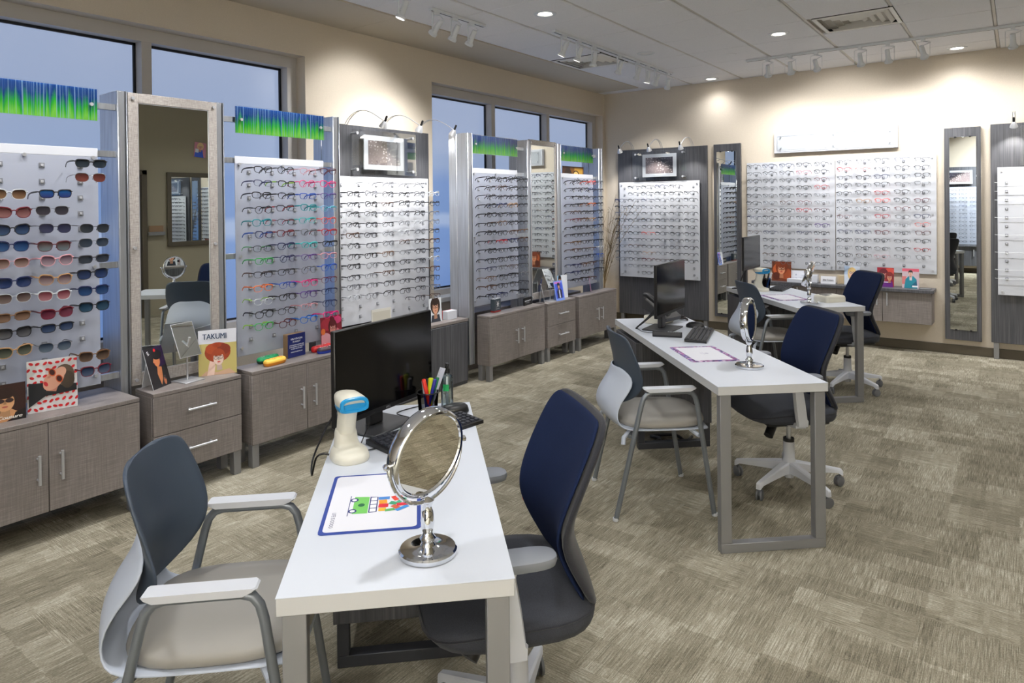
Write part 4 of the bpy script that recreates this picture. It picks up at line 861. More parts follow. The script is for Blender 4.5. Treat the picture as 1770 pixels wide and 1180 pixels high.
def mouse(k, x, y, yaw, label):
    t = thing('computer_mouse', label, 'mouse', tp(k, x, y, .74), yaw, 'black mice')
    b = MB(); b.loft([super_ring(0, 0, .056, .032, .0, 2.4, 24), super_ring(0, 0, .060, .034, .006, 2.4, 24), super_ring(.0, 0, .058, .033, .016, 2.3, 24), super_ring(-.004, 0, .050, .028, .027, 2.2, 24), super_ring(-.010, 0, .034, .019, .034, 2.1, 24), super_ring(-.014, 0, .012, .008, .037, 2, 24)], M['black']); obj('body', b, t, ang=180)
    obj('scroll_wheel', MB().tube([(.034, -.004, .024), (.034, .004, .024)], .008, M['grey'], 14), t)
mouse(1, .43, 1.205, T[1][1]+rad(185), 'black mouse by the spray bottle on the near table')
mouse(2, .43, 1.40, T[2][1]+rad(150), 'black mouse beside the keyboard on the middle table')
def desk_mat(k, x0, x1, y0, y1, label, kind):
    o, a = T[k]; t = thing('desk_mat', label, 'desk mat', tp(k, (x0+x1)/2, (y0+y1)/2, .7402), a); w, d = (x1-x0)/2, (y1-y0)/2
    def rr(w_, d_, r=.012):
        P = []
        for cx_, cy_, a0 in ((w_-r, d_-r, 0), (-w_+r, d_-r, 90), (-w_+r, -d_+r, 180), (w_-r, -d_+r, 270)): P += [(cx_+r*cos(rad(a0+q*22.5)), cy_+r*sin(rad(a0+q*22.5))) for q in range(5)]
        return P
    b = MB().slab(rr(w, d), 0, .0025, ink(38, 62, 142, .7) if kind == 'bus' else M['floral'])
    e = .010 if kind == 'bus' else .026; b.slab(rr(w-e, d-e*.9), .0025, .0028, ink(228, 228, 234, .7)); obj('mat_sheet', b, t)
    pr = MB(); pr.M = Matrix(((0, 1, 0, 0), (0, 0, 1, 0), (1, 0, 0, .0029), (0, 0, 0, 1)))       # paint plane (y,z) -> mat (x,y)
    if kind == 'bus':
        # drawing and lettering are turned a quarter: their 'up' points along +x (towards the staff side)
        pr.M = Matrix(((0, 0, 1, 0), (0, -1, 0, 0), (1, 0, 0, .0029), (0, 0, 0, 1)))
        g = (112, 190, 92); nv = (34, 44, 110); wt = (240, 240, 244)
        S = [(rc(-.062, -.030, .062, -.028), nv), ([(-.055, -.018), (.05, -.018), (.052, .022), (-.05, .022)], g), ([(-.05, .024), (.05, .024), (.046, .046), (-.046, .046)], nv)]
        for q in range(4): S.append((rc(-.044+q*.023, .027, -.025+q*.023, .043), wt))
        for q in (-.034, .034): S += [(ell(q, -.018, .012, .011), nv), (ell(q, -.018, .007, .0065), wt)]
        S.append((ell(0, .003, .010, .009), (30, 96, 60)))
        for (u, v, w_, h_, r_, c_) in ((-.035, .062, .018, .030, 0, (70, 130, 200)), (-.012, .060, .024, .022, .1, (232, 150, 40)), (.012, .062, .022, .026, -.05, (206, 36, 52)), (.035, .060, .020, .020, 0, (230, 176, 50)), (.04, .080, .014, .026, .2, (90, 160, 90)), (-.03, .092, .03, .014, .4, (218, 70, 50)), (.0, .088, .018, .022, -.5, (60, 150, 110)), (.028, .098, .036, .016, .7, (196, 90, 60)), (-.012, .108, .04, .014, -.6, (70, 160, 120)), (.010, .112, .018, .03, .1, (206, 36, 60)), (.034, .112, .04, .014, -.9, (60, 140, 210)), (-.042, .108, .012, .05, .35, (214, 60, 50))):
            cs, sn = cos(r_), sin(r_); S.append(([(u+a_*cs-b_*sn, v+a_*sn+b_*cs) for a_, b_ in ((-w_/2, -h_/2), (w_/2, -h_/2), (w_/2, h_/2), (-w_/2, h_/2))], c_))
        for q, (poly, c_) in enumerate(S):
            ids = [pr.V((.00003*q, y_+.03, z_-.035)) for y_, z_ in poly]; pr.F(ids, ink(*c_, .7))
        text(pr, 'LIFE IS GOOD', .110, -w+.028, .085, ink(52, 56, 100), x=.0001, height=.010)
    else:
        pr.M = Matrix(((0, 0, 1, 0), (0, -1, 0, 0), (1, 0, 0, .0029), (0, 0, 0, 1)))
        for q in range(5): pr.F([pr.V((.0001, .012*cos(u_)*.5+.006*cos(2*pi*q/5), .018+.012*sin(u_)*.5+.006*sin(2*pi*q/5))) for u_ in [2*pi*j/10 for j in range(10)]], ink(200, 196, 214, .7))
        for q, ww in enumerate((.05, .036)): pr.F([pr.V((.0001, y_, z_-.012*q)) for y_, z_ in rc(-ww/2, -.002, ww/2, .0015)], ink(196, 192, 210, .7))
    obj('printing', pr, t, smooth=False); return t
desk_mat(1, .047, .300, .262, .628, 'blue-edged desk mat with a little bus drawing on the near table', 'bus')
desk_mat(2, .058, .312, .462, .818, 'flower-bordered desk mat on the middle table', 'f')
desk_mat(3, .045, .31, .385, .73, 'flower-bordered desk mat on the furthest table', 'f')
def scanner(k, x, y, yaw, label, sc=1.0):
    t = thing('barcode_scanner', label, 'barcode scanner', tp(k, x, y, .74), yaw, 'barcode scanners')    # head faces local +x
    e = lambda cx, rx, ry, z, n=2.4: super_ring(cx, 0, rx, ry, z, n, 28)
    obj('cradle', MB().loft([e(.010, .067, .057, 0), e(.010, .070, .060, .006), e(.010, .069, .058, .018), e(.007, .065, .055, .027), e(.0, .056, .050, .031), e(-.016, .040, .041, .036), e(-.024, .034, .037, .050), e(-.027, .032, .035, .074), e(-.028, .029, .032, .086)], M['cream']), t, ang=40)
    obj('cradle_badge', MB().lathe([(.013, .0), (.013, .002), (.0, .002)], M['cyan'], 16, cap1=False), t, (.050, 0, .0275), (0, .15, 0))
    h = MB(); h.loft([super_ring(cx, 0, rx, ry, z, 2.6, 24) for cx, rx, ry, z in ((-.024, .028, .030, .070), (-.018, .030, .029, .105), (-.008, .031, .029, .135), (-.002, .034, .031, .164))], M['cream']); hd = obj('handle', h, t, ang=60)
    obj('trigger', MB().lathe([(.0, 0), (.010, 0), (.011, .004), (.0, .007)], M['cyan'], 16, cap0=False, cap1=False), hd, (.012, 0, .143), (0, pi/2, 0))
    sec = lambda x_, w_, z0, z1: [(x_, yy, zz) for yy, zz in [(w_*math.copysign(abs(cos(a))**.7, cos(a)), (z0+z1)/2+(z1-z0)/2*math.copysign(abs(sin(a))**.7, sin(a))) for a in [2*pi*i/24 for i in range(24)]]]
    obj('head', MB().loft([sec(-.058, .014, .178, .198), sec(-.050, .030, .166, .206), sec(-.012, .040, .159, .213), sec(.036, .044, .158, .212), sec(.062, .046, .162, .208)], M['cream']), t, ang=60)
    obj('window_hood', MB().loft([sec(.062, .0465, .1615, .2085), sec(.071, .045, .162, .206), sec(.071, .037, .169, .199), sec(.050, .031, .173, .195)], M['cyan'], False, True), t, ang=60)
    obj('scan_window', MB().box(.051, .054, -.026, .026, .176, .192, M['gloss']), t)
    obj('head_trim', MB().loft([sec(-.03, .034, .158, .176), sec(.0, .0405, .1555, .180), sec(.036, .0450, .1555, .186), sec(.064, .0470, .1600, .188)], M['cyan'], True, True), t, ang=60)
    if sc != 1: t.scale = (sc,)*3
    return t
scanner(1, .070, .790, T[1][1]+rad(-66), 'cream and blue barcode scanner in its cradle on the near table')
scanner(3, .175, 1.0, T[3][1]+rad(-66), 'cream and blue barcode scanner on the furthest table')
def bottle(loc, label):
    t = thing('spray_bottle', label, 'bottle', loc)
    obj('bottle_body', MB().lathe([(.0, 0), (.023, 0), (.0245, .004), (.0245, .115), (.021, .127), (.012, .133), (.011, .142), (.0, .142)], M['water'], 28, cap0=False, cap1=False), t)
    obj('liquid', MB().lathe([(.0, .003), (.0225, .003), (.0225, .108), (.0, .108)], mat('lens_cleaner_liquid', (200, 214, 220), .05, 0, .5), 24, cap0=False, cap1=False) if False else MB().lathe([(.006, .004), (.006, .130)], M['wire'], 8), t)
    obj('pump_cap', MB().lathe([(.0125, .138), (.0125, .155), (.008, .158), (.0075, .170), (.0, .171)], M['black'], 20, cap0=False, cap1=False).box(-.008, .016, -.0065, .0065, .165, .177, M['black'], .002), t)
    lb = MB(); lb.loft([[(.0248*cos(a), .0248*sin(a), z) for a in [-.9+1.0*i/8 for i in range(9)]] for z in (.070, .096)], mat('green_label', (40, 165, 95), .4), False, False, closed=False); obj('label_sticker', lb, t, rot=(0, 0, 0))
    t.rotation_euler = (0, 0, T[1][1]-rad(80)); return t
bottle(tp(1, .408, 1.285, .74), 'clear lens-spray bottle with black cap and green label beside the pen cup')
def pen_cup(k, x, y, label):
    t = thing('pen_cup', label, 'pen cup', tp(k, x, y, .74)); obj('cup_wall', MB().lathe([(.033, 0), (.041, .10)], M['meshc'], 32, cap1=False), t)
    obj('cup_rim', MB().tube([(.041*cos(a), .041*sin(a), .10) for a in [2*pi*i/32 for i in range(32)]], .0022, M['black'], 6, closed=True), t); obj('cup_base', MB().lathe([(.0, 0), (.034, 0), (.034, .004), (.0, .004)], M['black'], 28, cap0=False, cap1=False), t)
pen_cup(1, .330, 1.155, 'black mesh pen cup full of pens on the near table'); pen_cup(3, .262, 1.075, 'black pen cup behind the scanner on the furthest table')
def pen(k, x, y, ang, lean, L, r, body, cap, label, capL=.045, kind='pen'):
    r *= 1.3; p = tp(k, x, y, .746); t = thing(kind, label, kind, p, (0, lean, ang))
    obj('barrel', MB().lathe([(.0015, 0), (r, .012), (r, L-capL)], body, 12), t); obj('cap', MB().lathe([(r*1.12, L-capL-.004), (r*1.12, L-.003), (r*.8, L)], cap, 12), t)
a1 = T[1][1]
pen(1, .345, 1.150, a1+rad(200), .22, .15, .0055, ink(214, 44, 34), ink(226, 52, 38), 'red marker leaning in the pen cup'); pen(1, .330, 1.165, a1+rad(160), .12, .135, .006, ink(30, 34, 120), ink(235, 236, 240), 'blue pen with white cap in the pen cup')
pen(1, .335, 1.15, a1+rad(60), .10, .145, .007, ink(205, 220, 40), ink(206, 224, 30), 'yellow-green highlighter in the pen cup'); pen(1, .322, 1.150, a1+rad(-20), .26, .15, .005, ink(34, 40, 150), ink(30, 34, 130), 'dark blue pen leaning outward in the pen cup'); pen(1, .325, 1.165, a1+rad(10), .30, .15, .0052, ink(30, 110, 70), ink(30, 120, 80), 'green pen in the pen cup')
pen(1, .338, 1.160, a1+rad(110), .16, .14, .005, ink(20, 20, 24), ink(20, 20, 24), 'black pen at the back of the pen cup')
t = thing('ruler', 'white plastic ruler sticking out of the pen cup', 'ruler', tp(1, .325, 1.165, .75), (.0, .0, a1+rad(-62))); t.rotation_euler = (rad(-20), .10, a1+rad(-62)); mb = MB().box(-.001, .001, -.013, .013, 0, .185, ink(216, 220, 236), .0004)
obj('strip', mb, t); mb = MB()
for i in range(36): mb.box(.001, .0013, -.013, -.013+(.010 if i % 5 == 0 else .006), .003+i*.005, .0036+i*.005, ink(90, 96, 120))
obj('graduation', mb, t, smooth=False)
pen(3, .265, 1.075, T[3][1]+rad(-30), .3, .16, .006, ink(60, 110, 190), ink(235, 236, 240), 'blue pen with white cap in the furthest pen cup'); pen(3, .262, 1.08, T[3][1]+rad(20), .28, .15, .005, ink(24, 24, 28), ink(24, 24, 28), 'black pen in the furthest pen cup')
t = thing('dropper_bottle', 'tiny dark dropper bottle behind the scanner on the furthest table', 'bottle', tp(3, .30, 1.19, .74)); obj('flask', MB().lathe([(.0, 0), (.02, 0), (.02, .09), (.010, .10), (.0, .10)], ink(40, 26, 18), 16, cap0=False, cap1=False), t); obj('cap', MB().lathe([(.011, .10), (.011, .125), (.007, .14), (.0, .15)], M['black'], 16, cap1=False), t)
# desk phone and long handheld device on table 2
t = thing('desk_phone', 'dark desk phone on a beige block behind the middle monitor', 'phone', tp(2, .27, 1.61, .74), T[2][1]+rad(-50))
obj('phone_stand', MB().box(-.075, .06, -.10, .07, 0, .055, M['cream'], .008), t)
obj('phone_body', MB().loft([[(-.09, yy, .10), (.09, yy, .022), (.098, yy, .045), (-.075, yy, .165)] for yy in (-.09, .10)], M['grey']), t)
kp = MB()
for i in range(4):
    for j in range(3): kp.M = Matrix.Translation((.065-.024*i, .01+.022*j, .062+.0125*i)) @ Matrix.Rotation(.5, 4, 'Y'); kp.box(-.008, .008, -.008, .008, 0, .004, ink(150, 152, 158), .001)
obj('keypad', kp, t); hs = MB(); hs.tube([(-.085, -.07, .185), (-.06, -.07, .188), (.02, -.07, .140), (.085, -.07, .088), (.105, -.07, .070)], .018, M['black'], 10); obj('handset', hs, t)
cd = MB().tube([(.03+(.075-.0006*q)*cos(q*.25), .165+(.042-.0004*q)*sin(q*.25), .008+.0004*q) for q in range(0, 64)], .006, ink(44, 38, 38), 6); obj('curly_cord', cd, t)
t = thing('desk_remote', 'long black handset-shaped device with buttons beside the middle keyboard', 'device', tp(2, .150, 1.125, .74), T[2][1]+rad(-23)); t.scale = (.88, .88, .88)
obj('body', MB().loft([[(x_, y_*s_, z_) for y_, z_ in ((-.022, 0), (.022, 0), (.026, .012), (.020, .032), (-.014, .034), (-.025, .014))] for x_, s_ in ((-.098, .7), (-.092, 1), (.08, 1.05), (.096, .95), (.10, .6))], M['black']), t)
for i in range(5): obj('button', MB().box(-.005, .005, -.005, .005, 0, .003, ink(170, 172, 176), .001), t, (.01+.016*i, .004, .033))
# label printer on table 3
t = thing('label_printer', 'beige flat label printer on the furthest table beside its round mirror', 'printer', tp(3, .43, .30, .74), T[3][1]+rad(12))
obj('case', MB().loft([super_ring(0, 0, .098, .085, z, 7, 28) for z in (0, .03)]+[super_ring(0, 0, .094, .081, .046, 7, 28), super_ring(0, 0, .088, .075, .05, 7, 28)], M['cream']), t, ang=50); obj('lid_slot', MB().box(-.06, .05, .03, .05, .0495, .053, M['grey'], .001).box(-.075, -.03, -.04, .0, .0495, .052, M['grey'], .001), t)
# cables
def cable(label, pts, r=.0032):
    P = [Vector(p) for p in pts]; Q = []
    for i in range(len(P)-1):
        p0, p1, p2, p3 = P[max(0, i-1)], P[i], P[i+1], P[min(len(P)-1, i+2)]
        for q in range(6):
            u = q/6; Q.append(.5*((2*p1)+(p2-p0)*u+(2*p0-5*p1+4*p2-p3)*u*u+(3*p1-p0-3*p2+p3)*u**3))
    Q.append(P[-1]); tag(obj('cable', MB().tube(Q, r, M['black'], 6)), label, 'cable')
cable('black cable drooping over the near table edge beside the scanner', [tp(1, .06, 1.06, .86), tp(1, -.01, 1.02, .80), tp(1, -.06, .93, .70), tp(1, -.055, .85, .665), tp(1, -.035, .81, .735), tp(1, -.012, .80, .752), tp(1, .008, .80, .748)])
cable('thin black cable from the scanner cradle to the near keyboard', [tp(1, .13, .83, .745), tp(1, .17, .86, .743), tp(1, .22, .93, .743), tp(1, .26, .98, .743)], .002)
cable('thin black cable kinked on the near table behind the monitor stand', [tp(1, .19, 1.17, .743), tp(1, .26, 1.16, .743), tp(1, .21, 1.23, .743), tp(1, .30, 1.31, .743)], .002)
cable('thin black scanner lead looped beside the near monitor base', [tp(1, .13, .90, .81), tp(1, .11, .875, .77), tp(1, .10, .87, .745)], .002)
for i, lb in enumerate(('upper', 'lower', 'outer')):
    cable('black monitor lead running down to the middle table grommet, %s strand' % lb, [tp(2, .17-.01*i, 1.40, .87-.02*i), tp(2, .11-.01*i, 1.42, .80-.012*i), tp(2, .045+.008*i, 1.415+.012*i, .748), tp(2, .04, 1.40, .744)], .0042)
cable('thin black lead curling on the middle table top below the monitor', [tp(2, .045, 1.41, .744), tp(2, .05, 1.30, .743), tp(2, .09, 1.25, .743), tp(2, .13, 1.28, .743), tp(2, .16, 1.31, .743)], .002)
cable('black lead behind the raised monitor on the furthest table', [tp(3, .14, 1.16, .95), tp(3, .08, 1.17, .86), tp(3, .05, 1.18, .745)], .006)
cable('black power leads tangled on the carpet under the middle table', [tp(2, .10, 1.36, .012), tp(2, .2, 1.42, .02), tp(2, .16, 1.5, .012), tp(2, .3, 1.45, .03), tp(2, .35, 1.38, .012), tp(2, .42, 1.45, .012)], .01)

# ------------------------------------------------------------------ cards and small things on the cabinets
def card(name, label, cat, loc, yaw, w, h, lean, shapes, back=(236, 236, 240), txt=(), tent=0.0, group=None, th=.003):
    t = thing(name, label, cat, loc, (0, -lean, yaw), group)
    mb = MB().box(-th, 0, -w/2, w/2, 0, h, ink(*back)); paint_on(mb, shapes, w, h); obj('card_sheet', mb, t, smooth=False)
    if txt:
        tb = MB()
        for (s_, cy, cz, ww, col, hh, shr) in txt: text(tb, s_, (cy-.5)*w, cz*h, ww*w, ink(*col), x=.0065, height=hh*h if hh else None, shear=shr, bold=True)
        obj('lettering', tb, t, smooth=False)
    if tent: obj('easel_back', MB().loft([[(-th-.001, y_, h*.85), (-th-.003, y_, h*.85), (-th-tent-.002, y_, h*.06*0+.002+tent*lean), (-th-tent, y_, .002+tent*lean)] for y_ in (-w*.3, w*.3)], ink(*back)), t, smooth=False)
    return t
lip = []
r5 = random.Random(5)
for i in range(8):
    for j in range(8):
        u, v = (i+.5+.5*(j % 2)-.25)/8+r5.uniform(-.015, .015), (j+.5)/8+r5.uniform(-.015, .015); q = r5.uniform(-.6, .9)
        lip.append((ell(u, v, .048, .026, q, 12), (206, 30, 40)))
man = lip+[([(.02, .12), (.35, .30), (.98, .33), (.98, .46), (.7, .50), (.42, .46), (.30, .56), (.02, .58)], (24, 26, 32))]+[(ell(.74, .66, .20, .21, .4), (96, 80, 66)), (ell(.80, .56, .14, .17, 0), (70, 58, 48)), ([(.36, .40), (.56, .36), (.62, .50), (.45, .52)], (196, 130, 112))]+[(ell(.52, .60, .25, .165, .72), (222, 164, 140)), (ell(.66, .72, .12, .10, .6), (224, 170, 146)), (ell(.36, .53, .055, .035, -.9), (196, 40, 52)), (ell(.49, .74, .085, .065, -.9), (196, 84, 40)), (ell(.49, .74, .062, .048, -.9), (64, 26, 26)), (ell(.63, .60, .085, .065, -.9), (196, 84, 40)), (ell(.63, .60, .062, .048, -.9), (64, 26, 26)), ([(.43, .63), (.47, .66), (.44, .70), (.38, .64)], (196, 136, 116))]
card('picture_card', 'lip-print picture card of a person lying in orange sunglasses', 'picture card', (-3.768, 1.318, .5755), -.18, .205, .247, .06, man, (238, 238, 240), tent=.03)
wm = [(rc(0, 0, 1, 1), (52, 28, 24)), (ell(.35, .62, .40, .36), (58, 36, 30)), ([(.2, 0), (.62, 0), (.9, .18), (.7, .34), (.5, .22)], (206, 150, 104)), ([(.72, 0), (1, 0), (1, .3), (.8, .22)], (28, 22, 22))]+face(.60, .52, .40, (222, 168, 122), (46, 28, 24), (186, 96, 84), (60, 40, 36), lens=(58, 40, 40), big=1.05)
card('picture_card', 'dark picture card of a woman in square sunglasses, at the far left', 'picture card', (-3.745, 1.095, .5755), -.10, .20, .170, .04, wm, (60, 36, 30), [('Juicy Couture', .52, .10, .80, (240, 236, 230), .12, .25)], tent=.03)
dk = [(rc(0, 0, 1, 1), (24, 20, 26)), (rc(.5, .5, 1, 1), (40, 22, 60)), ([(.15, 0), (.95, 0), (.98, .35), (.75, .5), (.5, .45), (.25, .3)], (22, 22, 28)), ([(.5, .05), (.64, .2), (.72, .48), (.5, .52), (.42, .34)], (186, 116, 74)), (ell(.55, .66, .17, .15, .3), (196, 120, 78)), ([(.34, .64), (.42, .74), (.42, .6)], (196, 120, 78)), (ell(.62, .80, .26, .12), (20, 16, 20)), (ell(.55, .92, .06, .04), (210, 30, 36)), (ell(.72, .12, .07, .09), (176, 104, 70)), (ell(.75, .24, .05, .02), (60, 60, 66)), (ell(.75, .18, .05, .02), (60, 60, 66)), (ell(.40, .60, .03, .012), (170, 40, 44))]
for q in range(3): dk.append((ell(.16+.02*q, .92-.035*q, .05, .012, .3), (235, 235, 240)))
card('picture_card', 'dark tent card of a woman in profile on the two-drawer cabinet', 'picture card', (-3.752, 1.838, .5755), .50, .150, .222, .28, dk, (226, 228, 234), tent=.085)
tk_ = [(rc(0, .70, 1, 1), (226, 228, 238)), (rc(0, 0, 1, .70), (196, 182, 112)), ([(.05, 0), (.2, .10), (.5, .06), (.8, .12), (.98, 0)], (206, 168, 140)), ([(.22, 0), (.4, 0), (.44, .2), (.40, .36), (.30, .34), (.26, .2)], (238, 206, 190)), (ell(.50, .50, .34, .22), (150, 56, 22)), (ell(.38, .58, .2, .12), (172, 70, 28)), (ell(.66, .56, .18, .12), (128, 42, 18)), (ell(.48, .66, .12, .05), (160, 60, 24))]+face(.52, .36, .235, (242, 214, 200), (158, 62, 26), (196, 60, 52), (44, 42, 56), asp=1.25, tilt=.08, big=1.0)+[([(.28, .12), (.42, .24), (.40, .30), (.26, .22)], (236, 202, 186))]
card('picture_card', 'picture card of a red-haired woman in glasses beside the tall mirror', 'picture card', (-3.752, 2.158, .5755), -.46, .205, .262, .04, tk_, (226, 228, 238), [('TAKUMI', .42, .86, .62, (36, 60, 92), .12, 0)], tent=.012)
def tilt_mirror(label, loc, yaw, lean, w=.138, h=.20, up=.155):
    t = thing('countertop_mirror', label, 'mirror', loc, yaw, 'tilting countertop mirrors')
    obj('base_plate', MB().box(-.058, .058, -.062, .062, 0, .005, M['steel'], .001), t); obj('pole', MB().cyl((-.01, 0, .005), (-.01, 0, up+.01), .005, M['steel'], 10), t); obj('hinge_arm', MB().cyl((-.012, 0, up+.005), (.012, 0, up+.09), .006, M['steel'], 10), t)
    o = obj('mirror_plate', MB().box(0, .004, -w/2, w/2, -.02, h-.02, M['steel'], .001), t, (.012, 0, up), (0, -lean, 0)); g = MB(); g.box(.004, .0045, -w/2+.003, w/2-.003, -.017, h-.023, M['mirror']); obj('mirror_glass', g, o); return t
tilt_mirror('tilting countertop mirror between the tent card and red-haired picture', (-3.765, 1.99, .5755), .15, .42)
tilt_mirror('tilting countertop mirror on the drawers below the narrow wall mirror', (-3.782, 5.735, .5755), .0, .42)
kids = MB(); t = thing('block_sign', 'blue block sign with white lettering on the children frames cabinet', 'sign', (-3.775, 2.715, .5755), .1)
obj('wood_block', MB().box(-.045, 0, -.072, .072, 0, .150, M['wood'], .002), t); b = MB().box(0, .0012, -.072, .072, 0, .150, ink(26, 38, 104)); obj('blue_face', b, t); wt = ink(228, 230, 240); lt = MB()
for s_, z_, w_, h_ in (('10% FOR KIDS', .118, .094, .011), ('IN NEED*', .100, .062, .011), ('LIFE IS GOOD DONATES 10%', .078, .118, .0062), ('OF ITS ANNUAL NET PROFITS', .066, .120, .0062), ('TO HELP KIDS IN NEED.', .054, .096, .0062), ('LIFEISGOODKIDS.ORG', .034, .096, .0062)): text(lt, s_, 0, z_, w_, wt, x=.0014, height=h_, bold=True)
obj('lettering', lt, t, smooth=False)
def case(label, loc, yaw, c1, c2, L=.16, w=.062, h=.038, deco=None):
    t = thing('glasses_case', label, 'glasses case', loc, yaw, 'glasses cases on the children frames cabinet')
    lo = MB().loft([super_ring(0, 0, L/2-.006, w/2-.006, 0, 3, 28), super_ring(0, 0, L/2, w/2, .008, 3, 28), super_ring(0, 0, L/2, w/2, h*.5, 3, 28)], ink(*c1)); obj('lower_shell', lo, t, ang=50)
    li = MB().loft([super_ring(0, 0, L/2+.001, w/2+.001, h*.5, 3, 28), super_ring(0, 0, L/2, w/2, h*.75, 3, 28), super_ring(0, 0, L/2-.006, w/2-.006, h*.95, 3, 28), super_ring(0, 0, L/2-.022, w/2-.018, h, 2.6, 28)], ink(*c2)); l_ = obj('lid', li, t, ang=50)
    if deco:
        d_ = MB(); q = random.Random(len(label))
        for i in range(14):
            x_, y_ = q.uniform(-L/2+.02, L/2-.02), q.uniform(-w/2+.014, w/2-.014); d_.M = Matrix.Translation((x_, y_, h+.0002)) @ Matrix.Rotation(q.uniform(0, 6), 4, 'Z'); d_.box(-.007, .007, -.002, .002, 0, .0006, ink(*q.choice(deco)))
        obj('lid_print', d_, l_, smooth=False)
    return t
case('green glasses case behind the orange one', (-3.80, 2.520, .5755), pi/2+.18, (20, 60, 44), (32, 150, 92), deco=[(190, 220, 200), (20, 90, 60)])
case('orange glasses case on the children frames cabinet edge', (-3.705, 2.505, .5755), pi/2+.16, (226, 140, 30), (244, 196, 80), deco=[(250, 226, 150), (220, 120, 40)])
case('red glasses case in front of the pink picture card', (-3.79, 2.925, .5755), pi/2+.12, (206, 30, 34), (190, 34, 36), L=.17, deco=[(240, 240, 240), (120, 20, 30)])
case('blue glasses case with patterned lid beside the red one', (-3.715, 2.915, .5755), pi/2+.05, (34, 60, 170), (62, 48, 58), deco=[(220, 200, 80), (230, 120, 160), (240, 240, 240)])
rd = [(rc(0, 0, 1, 1), (122, 30, 44)), (ell(.3, .75, .3, .2), (160, 44, 60)), (ell(.8, .85, .2, .12), (196, 60, 110)), (ell(.2, .2, .3, .3), (206, 150, 160)), (ell(.7, .3, .26, .3), (214, 120, 130)), (ell(.1, .55, .1, .1), (214, 110, 50)), (ell(.55, .9, .1, .07), (90, 20, 40))]+face(.55, .6, .3, (214, 140, 130), (84, 22, 30), (170, 40, 50), (60, 20, 30), big=1.1)
card('picture_card', 'pink and red picture card half hidden behind the near monitor', 'picture card', (-3.815, 3.035, .5755), .1, .195, .215, .05, rd, (150, 40, 60), [('Juicy Couture', .5, .06, .6, (240, 236, 238), .07, .25)], tent=.03)
# on the far unit
t = thing('logo_block', 'dark grey carton block with white crossed-arc emblem', 'display block', (-3.80, 4.885, .5755), .12); obj('carton', MB().box(-.045, 0, -.055, .055, .012, .118, ink(70, 82, 92), .003).box(-.045, 0, -.055, .055, 0, .012, ink(150, 40, 36), .001).box(-.044, -.001, -.054, .054, .118, .122, M['boardw']), t)
lg = MB()
for s in (-1, 1):
    arc = [(.034*cos(a), .031*sin(a)) for a in [rad(-68+136*i/12) for i in range(13)]]; inn = [(.034*cos(a)*.62, .031*sin(a)*1.05) for a in [rad(68-136*i/12) for i in range(13)]]
    ids = [lg.V((.0006+.0001*s, s*(y_-.037)*.8, .072+z_)) for y_, z_ in arc+inn]; lg.F(ids, ink(236, 238, 240))
lg.F([lg.V((.0008, y_, z_)) for y_, z_ in rc(-.020, .068, .020, .076)], ink(236, 238, 240)); text(lg, 'UNDER ARMOUR', 0, .030, .06, ink(190, 194, 200), x=.0006, height=.006, bold=True); obj('emblem', lg, t, smooth=False)
t = thing('name_sign', 'black name sign in white lettering on the far two-door cabinet', 'sign', (-3.815, 5.385, .5755), .15); obj('plate', MB().box(-.012, 0, -.083, .083, 0, .073, M['black'], .001), t); lt = MB(); text(lt, "HUMPHREY'S", -.01, .042, .125, ink(225, 228, 236), x=.0006, height=.013, bold=True); text(lt, 'EYEWEAR', -.01, .024, .07, ink(200, 204, 214), x=.0006, height=.008); obj('lettering', lt, t, smooth=False)
fl = [(rc(0, 0, 1, 1), (226, 226, 232)), ([(.2, .3), (.7, .6), (.8, .55), (.3, .22)], (70, 66, 76)), (ell(.55, .72, .16, .12), (196, 160, 150)), (ell(.5, .4, .1, .06), (60, 56, 70))]
card('picture_card', 'white tent card seen edge-on at the far drawers', 'picture card', (-3.785, 5.625, .5755), .66, .11, .185, .2, fl, (226, 228, 234), tent=.045)
bl = [(rc(0, 0, 1, 1), (120, 150, 226)), (rc(.08, .12, .92, .90), (62, 84, 200)), (rc(.06, .86, .75, .95), (196, 110, 190)), ([(.25, .12), (.75, .12), (.80, .5), (.62, .62), (.36, .60), (.22, .46)], (28, 32, 70)), ([(.44, .14), (.58, .14), (.56, .55), (.46, .55)], (214, 220, 240))]+face(.5, .72, .17, (206, 150, 130), (30, 26, 40), (160, 70, 70), (30, 30, 50), asp=1.3)
card('picture_card', 'blue picture card of a person in a dark jacket, far drawers', 'picture card', (-3.712, 5.81, .5755), -.06, .145, .20, .20, bl, (150, 170, 230), tent=.05)
w2 = [(rc(0, 0, 1, 1), (226, 230, 238)), (rc(0, .45, .4, 1), (150, 190, 226)), ([(.1, .25), (.4, .3), (.5, .55), (.35, .72), (.1, .66)], (206, 140, 96)), (ell(.34, .55, .1, .16), (196, 60, 60))]+face(.25, .80, .2, (210, 150, 110), (36, 28, 26), (170, 80, 70), (30, 28, 34))
card('picture_card', 'white picture card with a person and blue sky, far drawers', 'picture card', (-3.795, 5.985, .5755), -.08, .17, .235, .06, w2, (236, 238, 242), tent=.03)
card('picture_card', 'small pink tent card on the cabinet nearest the corner', 'picture card', (-3.81, 6.59, .5755), .5, .09, .165, .15, [(rc(0, 0, 1, 1), (214, 130, 196)), (ell(.5, .6, .25, .2), (236, 200, 226)), (rc(.1, .05, .9, .2), (190, 90, 170))], (226, 200, 222), tent=.06)
man2 = [(rc(0, 0, 1, 1), (214, 218, 224)), ([(.1, 0), (.9, 0), (.8, .3), (.2, .3)], (50, 54, 64))]+face(.5, .6, .42, (216, 160, 130), (52, 38, 32), (170, 90, 84), (30, 28, 30), asp=1.2)
